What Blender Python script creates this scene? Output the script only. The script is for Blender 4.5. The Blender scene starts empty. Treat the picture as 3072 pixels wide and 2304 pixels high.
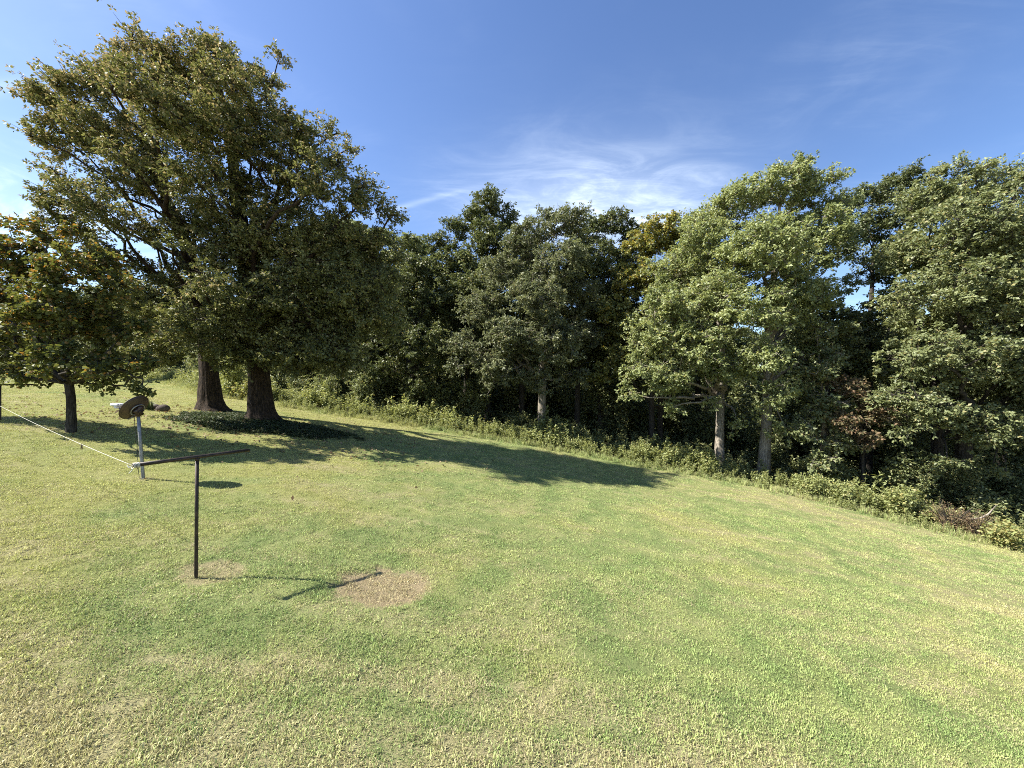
import bpy, math
import numpy as np
from mathutils import Vector

# ------------------------------------------------------------------ camera, sky, sun, exposure
scene = bpy.context.scene
COL = scene.collection
F = 1154.0            # focal length in pixels of the 3072 x 2304 photograph (ultra-wide phone lens)
CAMZ = 3.2
cam_data = bpy.data.cameras.new('camera')
cam = bpy.data.objects.new('camera', cam_data)
COL.objects.link(cam)
cam.location = (0, 0, CAMZ)
cam.rotation_euler = (math.radians(90), 0, 0)
cam_data.sensor_width = 36.0
cam_data.lens = 36.0 * F / 3072.0
cam_data.clip_start = 0.05
cam_data.clip_end = 2000
scene.camera = cam

SUN_EL = math.radians(46)
SUN_DIR = Vector((math.cos(SUN_EL), 0.095, -math.sin(SUN_EL))).normalized()   # the way light travels
world = bpy.data.worlds.new('World')
scene.world = world
world.use_nodes = True
wn, wl = world.node_tree.nodes, world.node_tree.links
wn.clear()
w_out = wn.new('ShaderNodeOutputWorld')
w_bg = wn.new('ShaderNodeBackground')
w_sky = wn.new('ShaderNodeTexSky')
w_sky.sky_type = 'NISHITA'
w_sky.sun_disc = False
w_sky.sun_elevation = SUN_EL
w_sky.sun_rotation = math.radians(-90)
w_sky.altitude = 200
w_sky.air_density = 1.0
w_sky.dust_density = 0.6
w_sky.ozone_density = 2.2
w_bg.inputs['Strength'].default_value = 0.082
wl.new(w_bg.outputs[0], w_out.inputs[0])


def W(kind, **inp):
    n = wn.new(kind)
    for k, v in inp.items():
        n.inputs[k].default_value = v
    return n


def wmath(op, a, b=None, c=None):
    n = wn.new('ShaderNodeMath')
    n.operation = op
    for i, v in enumerate((a, b, c)):
        if v is None:
            continue
        if isinstance(v, (int, float)):
            n.inputs[i].default_value = v
        else:
            wl.new(v, n.inputs[i])
    return n.outputs[0]


# thin cirrus on a high flat layer: direction projected on a plane overhead
tc = wn.new('ShaderNodeTexCoord')
sep = wn.new('ShaderNodeSeparateXYZ')
wl.new(tc.outputs['Generated'], sep.inputs[0])
zz = wmath('MAXIMUM', wmath('ADD', sep.outputs[2], 0.06), 0.03)
cu = wmath('DIVIDE', sep.outputs[0], zz)
cv = wmath('DIVIDE', sep.outputs[1], zz)
comb = wn.new('ShaderNodeCombineXYZ')
wl.new(cu, comb.inputs[0])
wl.new(cv, comb.inputs[1])


def cirrus(scale, sx, sy, rot, detail, lo, hi, rough=0.6, dist=0.6, off=(0, 0, 0)):
    mp = wn.new('ShaderNodeMapping')
    mp.inputs['Rotation'].default_value = (0, 0, rot)
    mp.inputs['Scale'].default_value = (sx, sy, 1)
    mp.inputs['Location'].default_value = off
    wl.new(comb.outputs[0], mp.inputs[0])
    nz = W('ShaderNodeTexNoise', Scale=scale, Detail=detail, Roughness=rough, Distortion=dist)
    wl.new(mp.outputs[0], nz.inputs['Vector'])
    mr = wn.new('ShaderNodeMapRange')
    mr.interpolation_type = 'SMOOTHSTEP'
    mr.inputs[1].default_value = lo
    mr.inputs[2].default_value = hi
    wl.new(nz.outputs[0], mr.inputs[0])
    return mr.outputs[0]


def wblob(u0, v0, ru, rv, rot=0.0):
    """soft round patch on the cloud layer"""
    du = wmath('SUBTRACT', cu, u0)
    dv = wmath('SUBTRACT', cv, v0)
    c, s = math.cos(rot), math.sin(rot)
    a = wmath('DIVIDE', wmath('ADD', wmath('MULTIPLY', du, c), wmath('MULTIPLY', dv, s)), ru)
    b = wmath('DIVIDE', wmath('SUBTRACT', wmath('MULTIPLY', dv, c), wmath('MULTIPLY', du, s)), rv)
    r2 = wmath('ADD', wmath('MULTIPLY', a, a), wmath('MULTIPLY', b, b))
    return wmath('POWER', 2.718, wmath('MULTIPLY', r2, -1.0))


streak = cirrus(2.0, 0.9, 1.5, 0.5, 9, 0.40, 0.80, 0.62, 1.6)
fine = cirrus(4.0, 0.5, 1.5, -0.7, 10, 0.40, 0.85, 0.65, 1.2, off=(3, 1, 0))
veil = cirrus(0.9, 1, 1, 0.2, 4, 0.45, 0.95, off=(1.3, 4.2, 0))
bank = wblob(0.40, 1.98, 0.55, 0.42)
bank2 = wblob(-2.6, 1.9, 0.9, 0.6)
trail = wblob(-0.56, 1.9, 0.42, 0.022, -0.42)
trail2 = wblob(-1.75, 1.18, 0.25, 0.02, -0.2)
m = wmath('MULTIPLY', bank, wmath('ADD', 0.32, wmath('ADD', wmath('MULTIPLY', streak, 0.65), wmath('MULTIPLY', fine, 0.4))))
m = wmath('ADD', m, wmath('MULTIPLY', bank2, wmath('ADD', 0.15, wmath('MULTIPLY', streak, 0.6))))
m = wmath('ADD', m, wmath('MULTIPLY', trail, wmath('ADD', 0.13, wmath('MULTIPLY', fine, 0.25))))
m = wmath('ADD', m, wmath('MULTIPLY', trail2, 0.35))
m = wmath('ADD', m, wmath('MULTIPLY', veil, wmath('ADD', 0.03, wmath('MULTIPLY', wmath('ADD', streak, fine), 0.26))))
m = wmath('MINIMUM', m, 0.9)
hsv = W('ShaderNodeHueSaturation', Hue=0.508, Saturation=1.13, Value=1.0)
wl.new(w_sky.outputs[0], hsv.inputs['Color'])
mix = wn.new('ShaderNodeMix')
mix.data_type = 'RGBA'
mix.inputs[7].default_value = (7.0, 7.8, 8.6, 1)
wl.new(m, mix.inputs[0])
wl.new(hsv.outputs[0], mix.inputs[6])
wl.new(mix.outputs[2], w_bg.inputs[0])

sun_data = bpy.data.lights.new('sun', 'SUN')
sun_data.energy = 5.0
sun_data.angle = math.radians(0.53)
sun_data.color = (1.0, 0.95, 0.86)
sun = bpy.data.objects.new('sun', sun_data)
COL.objects.link(sun)
sun.rotation_euler = SUN_DIR.to_track_quat('-Z', 'Y').to_euler()
sun.location = (-40, 0, 45)

scene.view_settings.view_transform = 'Standard'
scene.view_settings.look = 'None'
scene.view_settings.gamma = 1.0
scene.view_settings.use_curve_mapping = False
scene.view_settings.exposure = 1.45
scene.render.engine = 'CYCLES'
scene.cycles.max_bounces = 4
scene.cycles.diffuse_bounces = 2
scene.cycles.glossy_bounces = 2
scene.cycles.transmission_bounces = 2
scene.cycles.use_denoising = False
scene.cycles.pixel_filter_type = 'BLACKMAN_HARRIS'
scene.cycles.filter_width = 1.0
scene.cycles.sample_clamp_indirect = 4.0

RNG = np.random.default_rng(7)

# ------------------------------------------------------------------ helpers


def gz(x, y):
    """height of the ground: a lawn that falls to the right and levels out on the far left"""
    x = np.asarray(x, float)
    y = np.asarray(y, float)
    L = 15.0
    left = 1.68 + 0.14 * L * (1 - np.exp(np.minimum(x + 12, 0) / L))
    z = np.where(x < -12, left, -0.14 * x)
    z = np.where(x > 24, -0.14 * 24 - 0.04 * (x - 24), z)
    z = z + 0.035 * np.sin(x * 0.55 + 1.2) * np.sin(y * 0.43 + 0.5) + 0.012 * np.sin(x * 1.9 + y * 1.3) + 0.01 * np.sin(y * 2.3 - x * 1.1)
    z = z + 0.07 * np.exp(-(((x + 3.2) / 3.0) ** 2 + ((y - 5.3) / 2.0) ** 2))
    # shallow bare hollows worn in the turf
    for (cx, cy, rx, ry, rot, dep) in PATCHES:
        c, s = math.cos(rot), math.sin(rot)
        a = ((x - cx) * c + (y - cy) * s) / rx
        b = ((y - cy) * c - (x - cx) * s) / ry
        r = np.sqrt(a * a + b * b)
        z = z - dep * np.clip((1.12 - r) / 0.26, 0, 1)
    return z


PATCHES = [(-1.88, 5.52, 0.74, 0.52, 0.36, 0.055), (-4.15, 5.33, 0.44, 0.36, 0.2, 0.03)]


def P(px, py, d):
    """point of the place seen at photo pixel (px, py), d metres ahead of the camera"""
    return np.array([(px - 1536) / F * d, d, CAMZ - (py - 1152) / F * d])


def mk_mesh(name, verts, faces, attrs=None, smooth=False):
    """faces: list of int arrays (n, k); attrs: {name: per-vertex floats}"""
    verts = np.asarray(verts, np.float32)
    me = bpy.data.meshes.new(name)
    faces = [np.asarray(f, np.int32) for f in faces if len(f)]
    loops = np.concatenate([f.ravel() for f in faces]) if faces else np.zeros(0, np.int32)
    tot = np.concatenate([np.full(len(f), f.shape[1], np.int32) for f in faces]) if faces else np.zeros(0, np.int32)
    me.vertices.add(len(verts))
    me.vertices.foreach_set('co', verts.ravel())
    me.loops.add(len(loops))
    me.loops.foreach_set('vertex_index', loops)
    me.polygons.add(len(tot))
    start = np.concatenate([[0], np.cumsum(tot)[:-1]]).astype(np.int32) if len(tot) else tot
    me.polygons.foreach_set('loop_start', start)
    if smooth and len(tot):
        me.polygons.foreach_set('use_smooth', np.ones(len(tot), bool))
    for k, v in (attrs or {}).items():
        v = np.asarray(v)
        if v.dtype.kind == 'i':
            a = me.attributes.new(k, 'INT', 'POINT')
            a.data.foreach_set('value', v.astype(np.int32))
        elif v.ndim == 2:
            a = me.attributes.new(k, 'FLOAT_VECTOR', 'POINT')
            a.data.foreach_set('vector', v.astype(np.float32).ravel())
        else:
            a = me.attributes.new(k, 'FLOAT', 'POINT')
            a.data.foreach_set('value', v.astype(np.float32))
    me.update(calc_edges=True)
    me.validate()
    return me


def add(name, me, mat=None, parent=None, loc=None):
    o = bpy.data.objects.new(name, me)
    COL.objects.link(o)
    if mat is not None and me is not None and len(me.materials) == 0:
        me.materials.append(mat)
    if parent is not None:
        o.parent = parent
    if loc is not None:
        o.location = [float(v) for v in loc]
    return o


def tag(o, label, cat, group=None):
    o['label'] = label
    o['category'] = cat
    if group:
        o['group'] = group
    return o


def empty(name, loc, label=None, cat=None, group=None):
    o = bpy.data.objects.new(name, None)
    o.empty_display_size = 0.3
    COL.objects.link(o)
    o.location = [float(v) for v in loc]
    if label:
        tag(o, label, cat, group)
    return o


def copy_tree(root, loc, rz=0.0, sc=1.0, label=None, group=None):
    r = root.copy()
    COL.objects.link(r)
    r.location = [float(v) for v in loc]
    r.rotation_euler = (0, 0, rz)
    r.scale = (sc, sc, sc)
    if label:
        r['label'] = label
    if group:
        r['group'] = group
    for ch in root.children:
        c = ch.copy()
        COL.objects.link(c)
        c.parent = r
    return r


def unit(v):
    return v / np.maximum(np.linalg.norm(v, axis=-1, keepdims=True), 1e-9)


def tubes(paths, radii, sides, wob=0.0, cap=False):
    """many tapered tubes at once: paths (N,n,3), radii (N,n)"""
    paths = np.asarray(paths, float)
    radii = np.asarray(radii, float)
    N, n, _ = paths.shape
    t = np.empty_like(paths)
    t[:, 1:-1] = paths[:, 2:] - paths[:, :-2]
    t[:, 0] = paths[:, 1] - paths[:, 0]
    t[:, -1] = paths[:, -1] - paths[:, -2]
    t = unit(t)
    ref = np.broadcast_to(np.array([0.31, 0.95, 0.05]), t.shape)
    u = unit(np.cross(t, ref))
    v = np.cross(t, u)
    a = np.arange(sides) * 2 * np.pi / sides
    rr = radii[:, :, None]
    if wob:
        rr = rr * (1 + wob * RNG.standard_normal((N, n, sides)))
    vs = paths[:, :, None, :] + rr[..., None] * (np.cos(a)[None, None, :, None] * u[:, :, None, :] + np.sin(a)[None, None, :, None] * v[:, :, None, :])
    idx = np.arange(N * n * sides).reshape(N, n, sides)
    nx = np.roll(idx, -1, axis=2)
    f = np.stack([idx[:, :-1], nx[:, :-1], nx[:, 1:], idx[:, 1:]], -1).reshape(-1, 4)
    if cap and sides == 4:
        f = np.concatenate([f, idx[:, 0, ::-1], idx[:, -1]])
    return vs.reshape(-1, 3), f


def bez(p0, p1, p2, n):
    t = np.linspace(0, 1, n)[None, :, None]
    return (1 - t) ** 2 * p0[:, None] + 2 * t * (1 - t) * p1[:, None] + t * t * p2[:, None]


class MB:
    """collects vertices and faces"""
    def __init__(s):
        s.v, s.f, s.n = [], [], 0

    def put(s, v, *faces):
        v = np.asarray(v, float)
        for f in faces:
            f = np.asarray(f)
            if len(f):
                s.f.append(f + s.n)
        s.v.append(v)
        s.n += len(v)
        return s

    def tube(s, path, radii, sides=10, wob=0.0, caps=True):
        path = np.asarray(path, float)
        radii = np.broadcast_to(np.asarray(radii, float), (len(path),))
        v, f = tubes(path[None], radii[None], sides, wob)
        n = len(path)
        fs = [f]
        if caps:
            c0 = len(v)
            v = np.concatenate([v, path[:1], path[-1:]])
            k = np.arange(sides)
            kk = np.roll(k, -1)
            b = (n - 1) * sides
            fs.append(np.stack([kk, k, np.full(sides, c0)], 1))
            fs.append(np.stack([b + k, b + kk, np.full(sides, c0 + 1)], 1))
        return s.put(v, *fs)

    def box(s, c, size, rot=None):
        q = np.array([[x, y, z] for x in (-.5, .5) for y in (-.5, .5) for z in (-.5, .5)]) * size
        if rot is not None:
            q = q @ np.asarray(rot).T
        return s.put(q + c, np.array([[0, 1, 3, 2], [4, 6, 7, 5], [0, 4, 5, 1], [2, 3, 7, 6], [0, 2, 6, 4], [1, 5, 7, 3]]))

    def mesh(s, name, smooth=False):
        by = {}
        for f in s.f:
            by.setdefault(f.shape[1], []).append(f)
        return mk_mesh(name, np.concatenate(s.v), [np.concatenate(x) for x in by.values()], smooth=smooth)


# ------------------------------------------------------------------ materials
class NT:
    def __init__(s, name):
        s.m = bpy.data.materials.new(name)
        s.m.use_nodes = True
        s.n, s.l = s.m.node_tree.nodes, s.m.node_tree.links
        s.n.clear()
        s.out = s.n.new('ShaderNodeOutputMaterial')

    def new(s, kind, props=None, **inp):
        n = s.n.new(kind)
        for k, v in (props or {}).items():
            setattr(n, k, v)
        for k, v in inp.items():
            k = k.replace('_', ' ')
            if hasattr(v, 'is_output'):
                s.l.new(v, n.inputs[k])
            else:
                n.inputs[k].default_value = v
        return n

    def math(s, op, a, b=None, c=None, clamp=False):
        n = s.n.new('ShaderNodeMath')
        n.operation = op
        n.use_clamp = clamp
        for i, v in enumerate((a, b, c)):
            if v is None:
                continue
            if hasattr(v, 'is_output'):
                s.l.new(v, n.inputs[i])
            else:
                n.inputs[i].default_value = v
        return n.outputs[0]

    def mix(s, f, a, b):
        n = s.n.new('ShaderNodeMix')
        n.data_type = 'RGBA'
        for i, v in ((0, f), (6, a), (7, b)):
            if hasattr(v, 'is_output'):
                s.l.new(v, n.inputs[i])
            else:
                n.inputs[i].default_value = (*v, 1) if isinstance(v, tuple) and len(v) == 3 else v
        return n.outputs[2]

    def noise(s, vec, scale, detail=4, rough=0.55, dist=0.0):
        n = s.new('ShaderNodeTexNoise', Scale=scale, Detail=detail, Roughness=rough, Distortion=dist)
        s.l.new(vec, n.inputs['Vector'])
        return n.outputs[0]

    def smooth(s, v, lo, hi, a=0.0, b=1.0):
        n = s.new('ShaderNodeMapRange', {'interpolation_type': 'SMOOTHSTEP'})
        s.l.new(v, n.inputs[0])
        for i, q in ((1, lo), (2, hi), (3, a), (4, b)):
            n.inputs[i].default_value = q
        return n.outputs[0]

    def attr(s, name):
        n = s.n.new('ShaderNodeAttribute')
        n.attribute_name = name
        return n.outputs['Fac']

    def pos(s):
        return s.n.new('ShaderNodeNewGeometry').outputs['Position']

    def scaled(s, vec, sc):
        mp = s.new('ShaderNodeMapping')
        mp.inputs['Scale'].default_value = sc
        s.l.new(vec, mp.inputs[0])
        return mp.outputs[0]

    def surf(s, sock):
        s.l.new(sock, s.out.inputs[0])
        return s.m


def leaf_mat(name, dark, light, autumn, trans=0.3, spec=0.5, rough=0.42):
    t = NT(name)
    tint = t.attr('tint')
    col = t.mix(tint, dark, light)
    col = t.mix(t.attr('aut'), col, autumn)
    p = t.new('ShaderNodeBsdfPrincipled', Roughness=rough)
    p.inputs['Specular IOR Level'].default_value = spec
    t.l.new(col, p.inputs['Base Color'])
    tr = t.new('ShaderNodeBsdfTranslucent')
    g = t.new('ShaderNodeHueSaturation', Hue=0.485, Saturation=1.25, Value=1.25)
    t.l.new(col, g.inputs['Color'])
    t.l.new(g.outputs[0], tr.inputs['Color'])
    mx = t.new('ShaderNodeMixShader')
    mx.inputs[0].default_value = trans
    t.l.new(p.outputs[0], mx.inputs[1])
    t.l.new(tr.outputs[0], mx.inputs[2])
    return t.surf(mx.outputs[0])


def bark_mat(name, dark, light, scale=1.0, bump=0.6):
    t = NT(name)
    v = t.new('ShaderNodeTexCoord').outputs['Object']
    sv = t.scaled(v, (7 * scale, 7 * scale, 1.3 * scale))
    n1 = t.noise(sv, 2.2, 8, 0.65, 0.8)
    n2 = t.noise(v, 1.4 * scale, 4)
    f = t.smooth(n1, 0.35, 0.68)
    col = t.mix(f, dark, light)
    col = t.mix(t.smooth(n2, 0.5, 0.8, 0, 0.5), col, tuple(c * 0.6 for c in light))
    p = t.new('ShaderNodeBsdfPrincipled', Roughness=0.92)
    p.inputs['Specular IOR Level'].default_value = 0.15
    t.l.new(col, p.inputs['Base Color'])
    b = t.new('ShaderNodeBump', Strength=bump, Distance=0.04)
    t.l.new(n1, b.inputs['Height'])
    t.l.new(b.outputs[0], p.inputs['Normal'])
    return t.surf(p.outputs[0])


def metal_mat(name, c1, c2, rough=0.5, metallic=0.0, scale=14.0):
    t = NT(name)
    v = t.new('ShaderNodeTexCoord').outputs['Object']
    n = t.noise(v, scale, 6, 0.65)
    col = t.mix(t.smooth(n, 0.4, 0.65), c1, c2)
    p = t.new('ShaderNodeBsdfPrincipled', Roughness=rough, Metallic=metallic)
    t.l.new(col, p.inputs['Base Color'])
    b = t.new('ShaderNodeBump', Strength=0.15, Distance=0.002)
    t.l.new(n, b.inputs['Height'])
    t.l.new(b.outputs[0], p.inputs['Normal'])
    return t.surf(p.outputs[0])


def patch_mask(t, pos):
    """worn, dry patches in the turf, by place on the ground"""
    sp = t.new('ShaderNodeSeparateXYZ')
    t.l.new(pos, sp.inputs[0])
    wob = t.math('ADD', t.math('MULTIPLY', t.math('SUBTRACT', t.noise(pos, 2.6, 4), 0.5), 1.1), t.math('MULTIPLY', t.math('SUBTRACT', t.noise(pos, 16, 4, 0.7), 0.5), 0.9))
    total = None
    for i, (cx, cy, rx, ry, rot, dep) in enumerate(PATCHES):
        c, s = math.cos(rot), math.sin(rot)
        dx = t.math('SUBTRACT', sp.outputs[0], cx)
        dy = t.math('SUBTRACT', sp.outputs[1], cy)
        a = t.math('DIVIDE', t.math('ADD', t.math('MULTIPLY', dx, c), t.math('MULTIPLY', dy, s)), rx)
        b = t.math('DIVIDE', t.math('SUBTRACT', t.math('MULTIPLY', dy, c), t.math('MULTIPLY', dx, s)), ry)
        r = t.math('SQRT', t.math('ADD', t.math('MULTIPLY', a, a), t.math('MULTIPLY', b, b)))
        mk = t.smooth(t.math('ADD', r, wob), 0.72, 1.1, 1.0, 0.0)
        mk = t.math('MULTIPLY', mk, (0.95, 0.5)[i])
        total = mk if total is None else t.math('MAXIMUM', total, mk)
    return total, sp


GREEN_A, GREEN_B = (0.255, 0.345, 0.115), (0.385, 0.445, 0.16)
OLIVE, STRAW, BROWN = (0.43, 0.445, 0.145), (0.55, 0.49, 0.27), (0.46, 0.38, 0.215)


def lawn_colour(t, rnd):
    """turf colour: green and yellowing patches a few metres wide, straw mixed in blade by blade"""
    pos = t.pos()
    mask, sp = patch_mask(t, pos)
    flat = t.scaled(pos, (1, 1, 0))
    big = t.noise(flat, 0.30, 4, 0.55, 0.4)
    mid = t.noise(flat, 1.3, 5, 0.6, 0.5)
    sml = t.noise(flat, 6.0, 3, 0.6)
    # tan, drier band in the foreground and to the far right; yellower turf to the left
    dry_near = t.smooth(sp.outputs[1], 2.6, 4.6, 0.26, 0.0)
    yl = t.smooth(sp.outputs[0], -9.0, -1.0, 0.20, 0.0)
    right = t.smooth(sp.outputs[0], 4.0, 13.0, 0.0, 0.10)
    w = t.math('ADD', t.math('MULTIPLY', big, 0.55), t.math('ADD', t.math('MULTIPLY', mid, 0.45), t.math('MULTIPLY', sml, 0.22)))
    # faint mowing streaks that run with the lawn's edge
    mpn = t.new('ShaderNodeMapping')
    mpn.inputs['Rotation'].default_value = (0, 0, 0.45)
    mpn.inputs['Scale'].default_value = (0.16, 2.4, 0)
    t.l.new(pos, mpn.inputs[0])
    mow = t.noise(mpn.outputs[0], 1.0, 3, 0.5)
    w = t.math('ADD', w, t.math('MULTIPLY', t.math('SUBTRACT', mow, 0.5), 0.5))
    w = t.math('ADD', w, t.math('ADD', dry_near, right))
    g = t.mix(t.smooth(mid, 0.35, 0.65), GREEN_A, GREEN_B)
    g = t.mix(t.smooth(t.math('ADD', big, yl), 0.48, 0.72), g, OLIVE)
    thr = t.math('ADD', t.math('MULTIPLY', rnd, 0.55), 0.42)
    straw = t.smooth(t.math('SUBTRACT', w, thr), -0.10, 0.12)
    col = t.mix(t.math('MULTIPLY', straw, 0.85), g, STRAW)
    col = t.mix(mask, col, t.mix(rnd, BROWN, STRAW))
    return col, mask, pos


def make_ground_mat():
    t = NT('ground')
    pos = t.pos()
    n = t.noise(pos, 34, 5, 0.65)
    col, mask, pos = lawn_colour(t, n)
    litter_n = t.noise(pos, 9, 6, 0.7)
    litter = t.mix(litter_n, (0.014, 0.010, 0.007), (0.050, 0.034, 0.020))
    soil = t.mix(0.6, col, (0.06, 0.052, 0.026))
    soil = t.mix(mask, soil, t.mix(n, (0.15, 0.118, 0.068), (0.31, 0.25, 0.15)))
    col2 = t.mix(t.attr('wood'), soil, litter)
    p = t.new('ShaderNodeBsdfPrincipled', Roughness=0.95)
    p.inputs['Specular IOR Level'].default_value = 0.1
    t.l.new(col2, p.inputs['Base Color'])
    b = t.new('ShaderNodeBump', Strength=0.9, Distance=0.03)
    t.l.new(t.noise(pos, 26, 6, 0.7), b.inputs['Height'])
    t.l.new(b.outputs[0], p.inputs['Normal'])
    return t.surf(p.outputs[0])


def make_grass_mat():
    t = NT('grass_blade')
    col, mask, pos = lawn_colour(t, t.attr('tint'))
    oi = t.new('ShaderNodeObjectInfo').outputs['Random']
    v = t.math('ADD', t.math('ADD', t.math('MULTIPLY', t.attr('tint'), 0.8), 0.46), t.math('MULTIPLY', oi, 0.28))
    h = t.new('ShaderNodeHueSaturation')
    t.l.new(v, h.inputs['Value'])
    t.l.new(col, h.inputs['Color'])
    col = h.outputs[0]
    d = t.new('ShaderNodeBsdfPrincipled', Roughness=0.55)
    d.inputs['Specular IOR Level'].default_value = 0.25
    t.l.new(col, d.inputs['Base Color'])
    tr = t.new('ShaderNodeBsdfTranslucent')
    t.l.new(col, tr.inputs['Color'])
    mx = t.new('ShaderNodeMixShader')
    mx.inputs[0].default_value = 0.3
    t.l.new(d.outputs[0], mx.inputs[1])
    t.l.new(tr.outputs[0], mx.inputs[2])
    return t.surf(mx.outputs[0])


M = {}
M['ground'] = make_ground_mat()
M['grass'] = make_grass_mat()
M['oak_leaf'] = leaf_mat('oak_leaf', (0.066, 0.083, 0.030), (0.25, 0.262, 0.112), (0.45, 0.38, 0.21), 0.24, 0.18, 0.55)
M['maple_leaf'] = leaf_mat('maple_leaf', (0.062, 0.082, 0.028), (0.19, 0.20, 0.07), (0.36, 0.225, 0.085), 0.30, 0.2, 0.55)
M['wood_leaf'] = leaf_mat('wood_leaf', (0.090, 0.115, 0.046), (0.28, 0.31, 0.145), (0.32, 0.28, 0.12), 0.32, 0.4, 0.5)
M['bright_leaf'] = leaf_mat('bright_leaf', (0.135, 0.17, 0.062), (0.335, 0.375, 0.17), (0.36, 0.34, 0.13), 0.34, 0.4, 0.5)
M['yellow_leaf'] = leaf_mat('yellow_leaf', (0.12, 0.145, 0.045), (0.28, 0.29, 0.10), (0.40, 0.32, 0.10), 0.32, 0.45, 0.45)
M['weed_leaf'] = leaf_mat('weed_leaf', (0.165, 0.20, 0.068), (0.375, 0.405, 0.175), (0.39, 0.34, 0.14), 0.34, 0.4, 0.5)
M['grey_leaf'] = leaf_mat('grey_leaf', (0.075, 0.092, 0.045), (0.22, 0.24, 0.125), (0.25, 0.22, 0.10), 0.28, 0.3, 0.5)
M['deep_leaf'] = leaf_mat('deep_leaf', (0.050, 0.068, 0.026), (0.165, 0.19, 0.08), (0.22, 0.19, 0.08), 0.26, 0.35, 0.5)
M['rust_leaf'] = leaf_mat('rust_leaf', (0.075, 0.075, 0.036), (0.19, 0.16, 0.085), (0.22, 0.14, 0.085), 0.25, 0.2, 0.6)
M['brush'] = leaf_mat('brush', (0.17, 0.13, 0.075), (0.28, 0.22, 0.13), (0.22, 0.13, 0.08), 0.15, 0.2, 0.7)
M['ivy_leaf'] = leaf_mat('ivy_leaf', (0.035, 0.055, 0.022), (0.09, 0.115, 0.05), (0.16, 0.14, 0.09), 0.2, 0.2, 0.55)
M['bark_oak'] = bark_mat('bark_oak', (0.012, 0.010, 0.008), (0.085, 0.060, 0.042), 1.3, 1.0)
M['bark_grey'] = bark_mat('bark_grey', (0.10, 0.088, 0.070), (0.36, 0.32, 0.26), 1.2, 0.4)
M['bark_dark'] = bark_mat('bark_dark', (0.022, 0.019, 0.016), (0.085, 0.075, 0.062), 1.3, 0.4)
M['post'] = metal_mat('post_steel', (0.022, 0.017, 0.014), (0.060, 0.040, 0.028), 0.55, 0.4)
M['zinc'] = metal_mat('zinc_pole', (0.20, 0.20, 0.205), (0.32, 0.32, 0.325), 0.5, 0.6)
M['dish'] = metal_mat('dish_paint', (0.042, 0.025, 0.019), (0.080, 0.046, 0.034), 0.5, 0.0, 7)
M['lnb'] = metal_mat('lnb_plastic', (0.62, 0.63, 0.66), (0.74, 0.75, 0.77), 0.4)
M['cord'] = metal_mat('cord', (0.46, 0.45, 0.38), (0.56, 0.54, 0.46), 0.8)
M['peg'] = metal_mat('peg', (0.16, 0.11, 0.07), (0.24, 0.17, 0.10), 0.8)
M['stone'] = bark_mat('stone', (0.05, 0.04, 0.036), (0.15, 0.12, 0.105), 0.9, 0.5)
M['log'] = bark_mat('log', (0.22, 0.18, 0.14), (0.50, 0.44, 0.36), 1.5, 0.4)
M['black'] = metal_mat('black_cable', (0.012, 0.012, 0.012), (0.025, 0.025, 0.025), 0.6)

# ------------------------------------------------------------------ the ground
EDGE = np.array([(40, 2.0), (22, 8.0), (17.3, 12.6), (14.9, 14.6), (10.8, 18.2), (3.0, 20.3), (-4.4, 21.8), (-13.0, 22.6),
                 (-19.5, 24.0), (-26, 31), (-38, 40), (-62, 47), (-110, 50)], float)   # where lawn meets woods


def edge_dist(x, y):
    """signed distance to the lawn's edge, positive on the woods' side"""
    p = np.stack([x, y], -1).astype(float)
    best = np.full(p.shape[:-1], 1e9)
    for a, b in zip(EDGE[:-1], EDGE[1:]):
        ab = b - a
        t = np.clip(((p - a) @ ab) / (ab @ ab), 0, 1)
        d = np.linalg.norm(p - (a + t[..., None] * ab), axis=-1)
        best = np.minimum(best, d)
    ey = np.interp(x, EDGE[::-1, 0], EDGE[::-1, 1])
    return np.where(np.asarray(y) > ey, best, -best)


def axis(n, lim, k, mid):
    s = np.linspace(-1, 1, n)
    return mid + lim * np.sinh(k * s) / math.sinh(k)


gx = axis(321, 400, 4.6, -2)
gy = axis(321, 400, 4.6, 8)
GX, GY = np.meshgrid(gx, gy, indexing='ij')
GZ = gz(GX, GY)
ii = np.arange(GX.size).reshape(GX.shape)
gf = np.stack([ii[:-1, :-1], ii[1:, :-1], ii[1:, 1:], ii[:-1, 1:]], -1).reshape(-1, 4)
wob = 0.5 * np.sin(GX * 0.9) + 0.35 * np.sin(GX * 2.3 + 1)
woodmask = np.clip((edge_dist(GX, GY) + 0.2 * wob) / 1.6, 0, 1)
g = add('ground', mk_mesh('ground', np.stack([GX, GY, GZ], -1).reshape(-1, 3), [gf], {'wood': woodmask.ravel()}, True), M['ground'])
g['kind'] = 'structure'

# ------------------------------------------------------------------ trees


def leaf_quads(pos, axis_, nrm, length, width, fold=0.18):
    side = unit(np.cross(axis_, nrm))
    nn = np.cross(side, axis_)
    L = length[:, None]
    Wd = width[:, None]
    b = pos
    tip = pos + axis_ * L - nn * L * 0.12
    midp = pos + axis_ * L * 0.5
    r = midp + side * Wd * 0.5 + nn * Wd * fold
    l = midp - side * Wd * 0.5 + nn * Wd * fold
    v = np.stack([b, r, tip, l], 1).reshape(-1, 3)
    n = len(pos)
    return v, np.arange(n * 4).reshape(n, 4)


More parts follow.
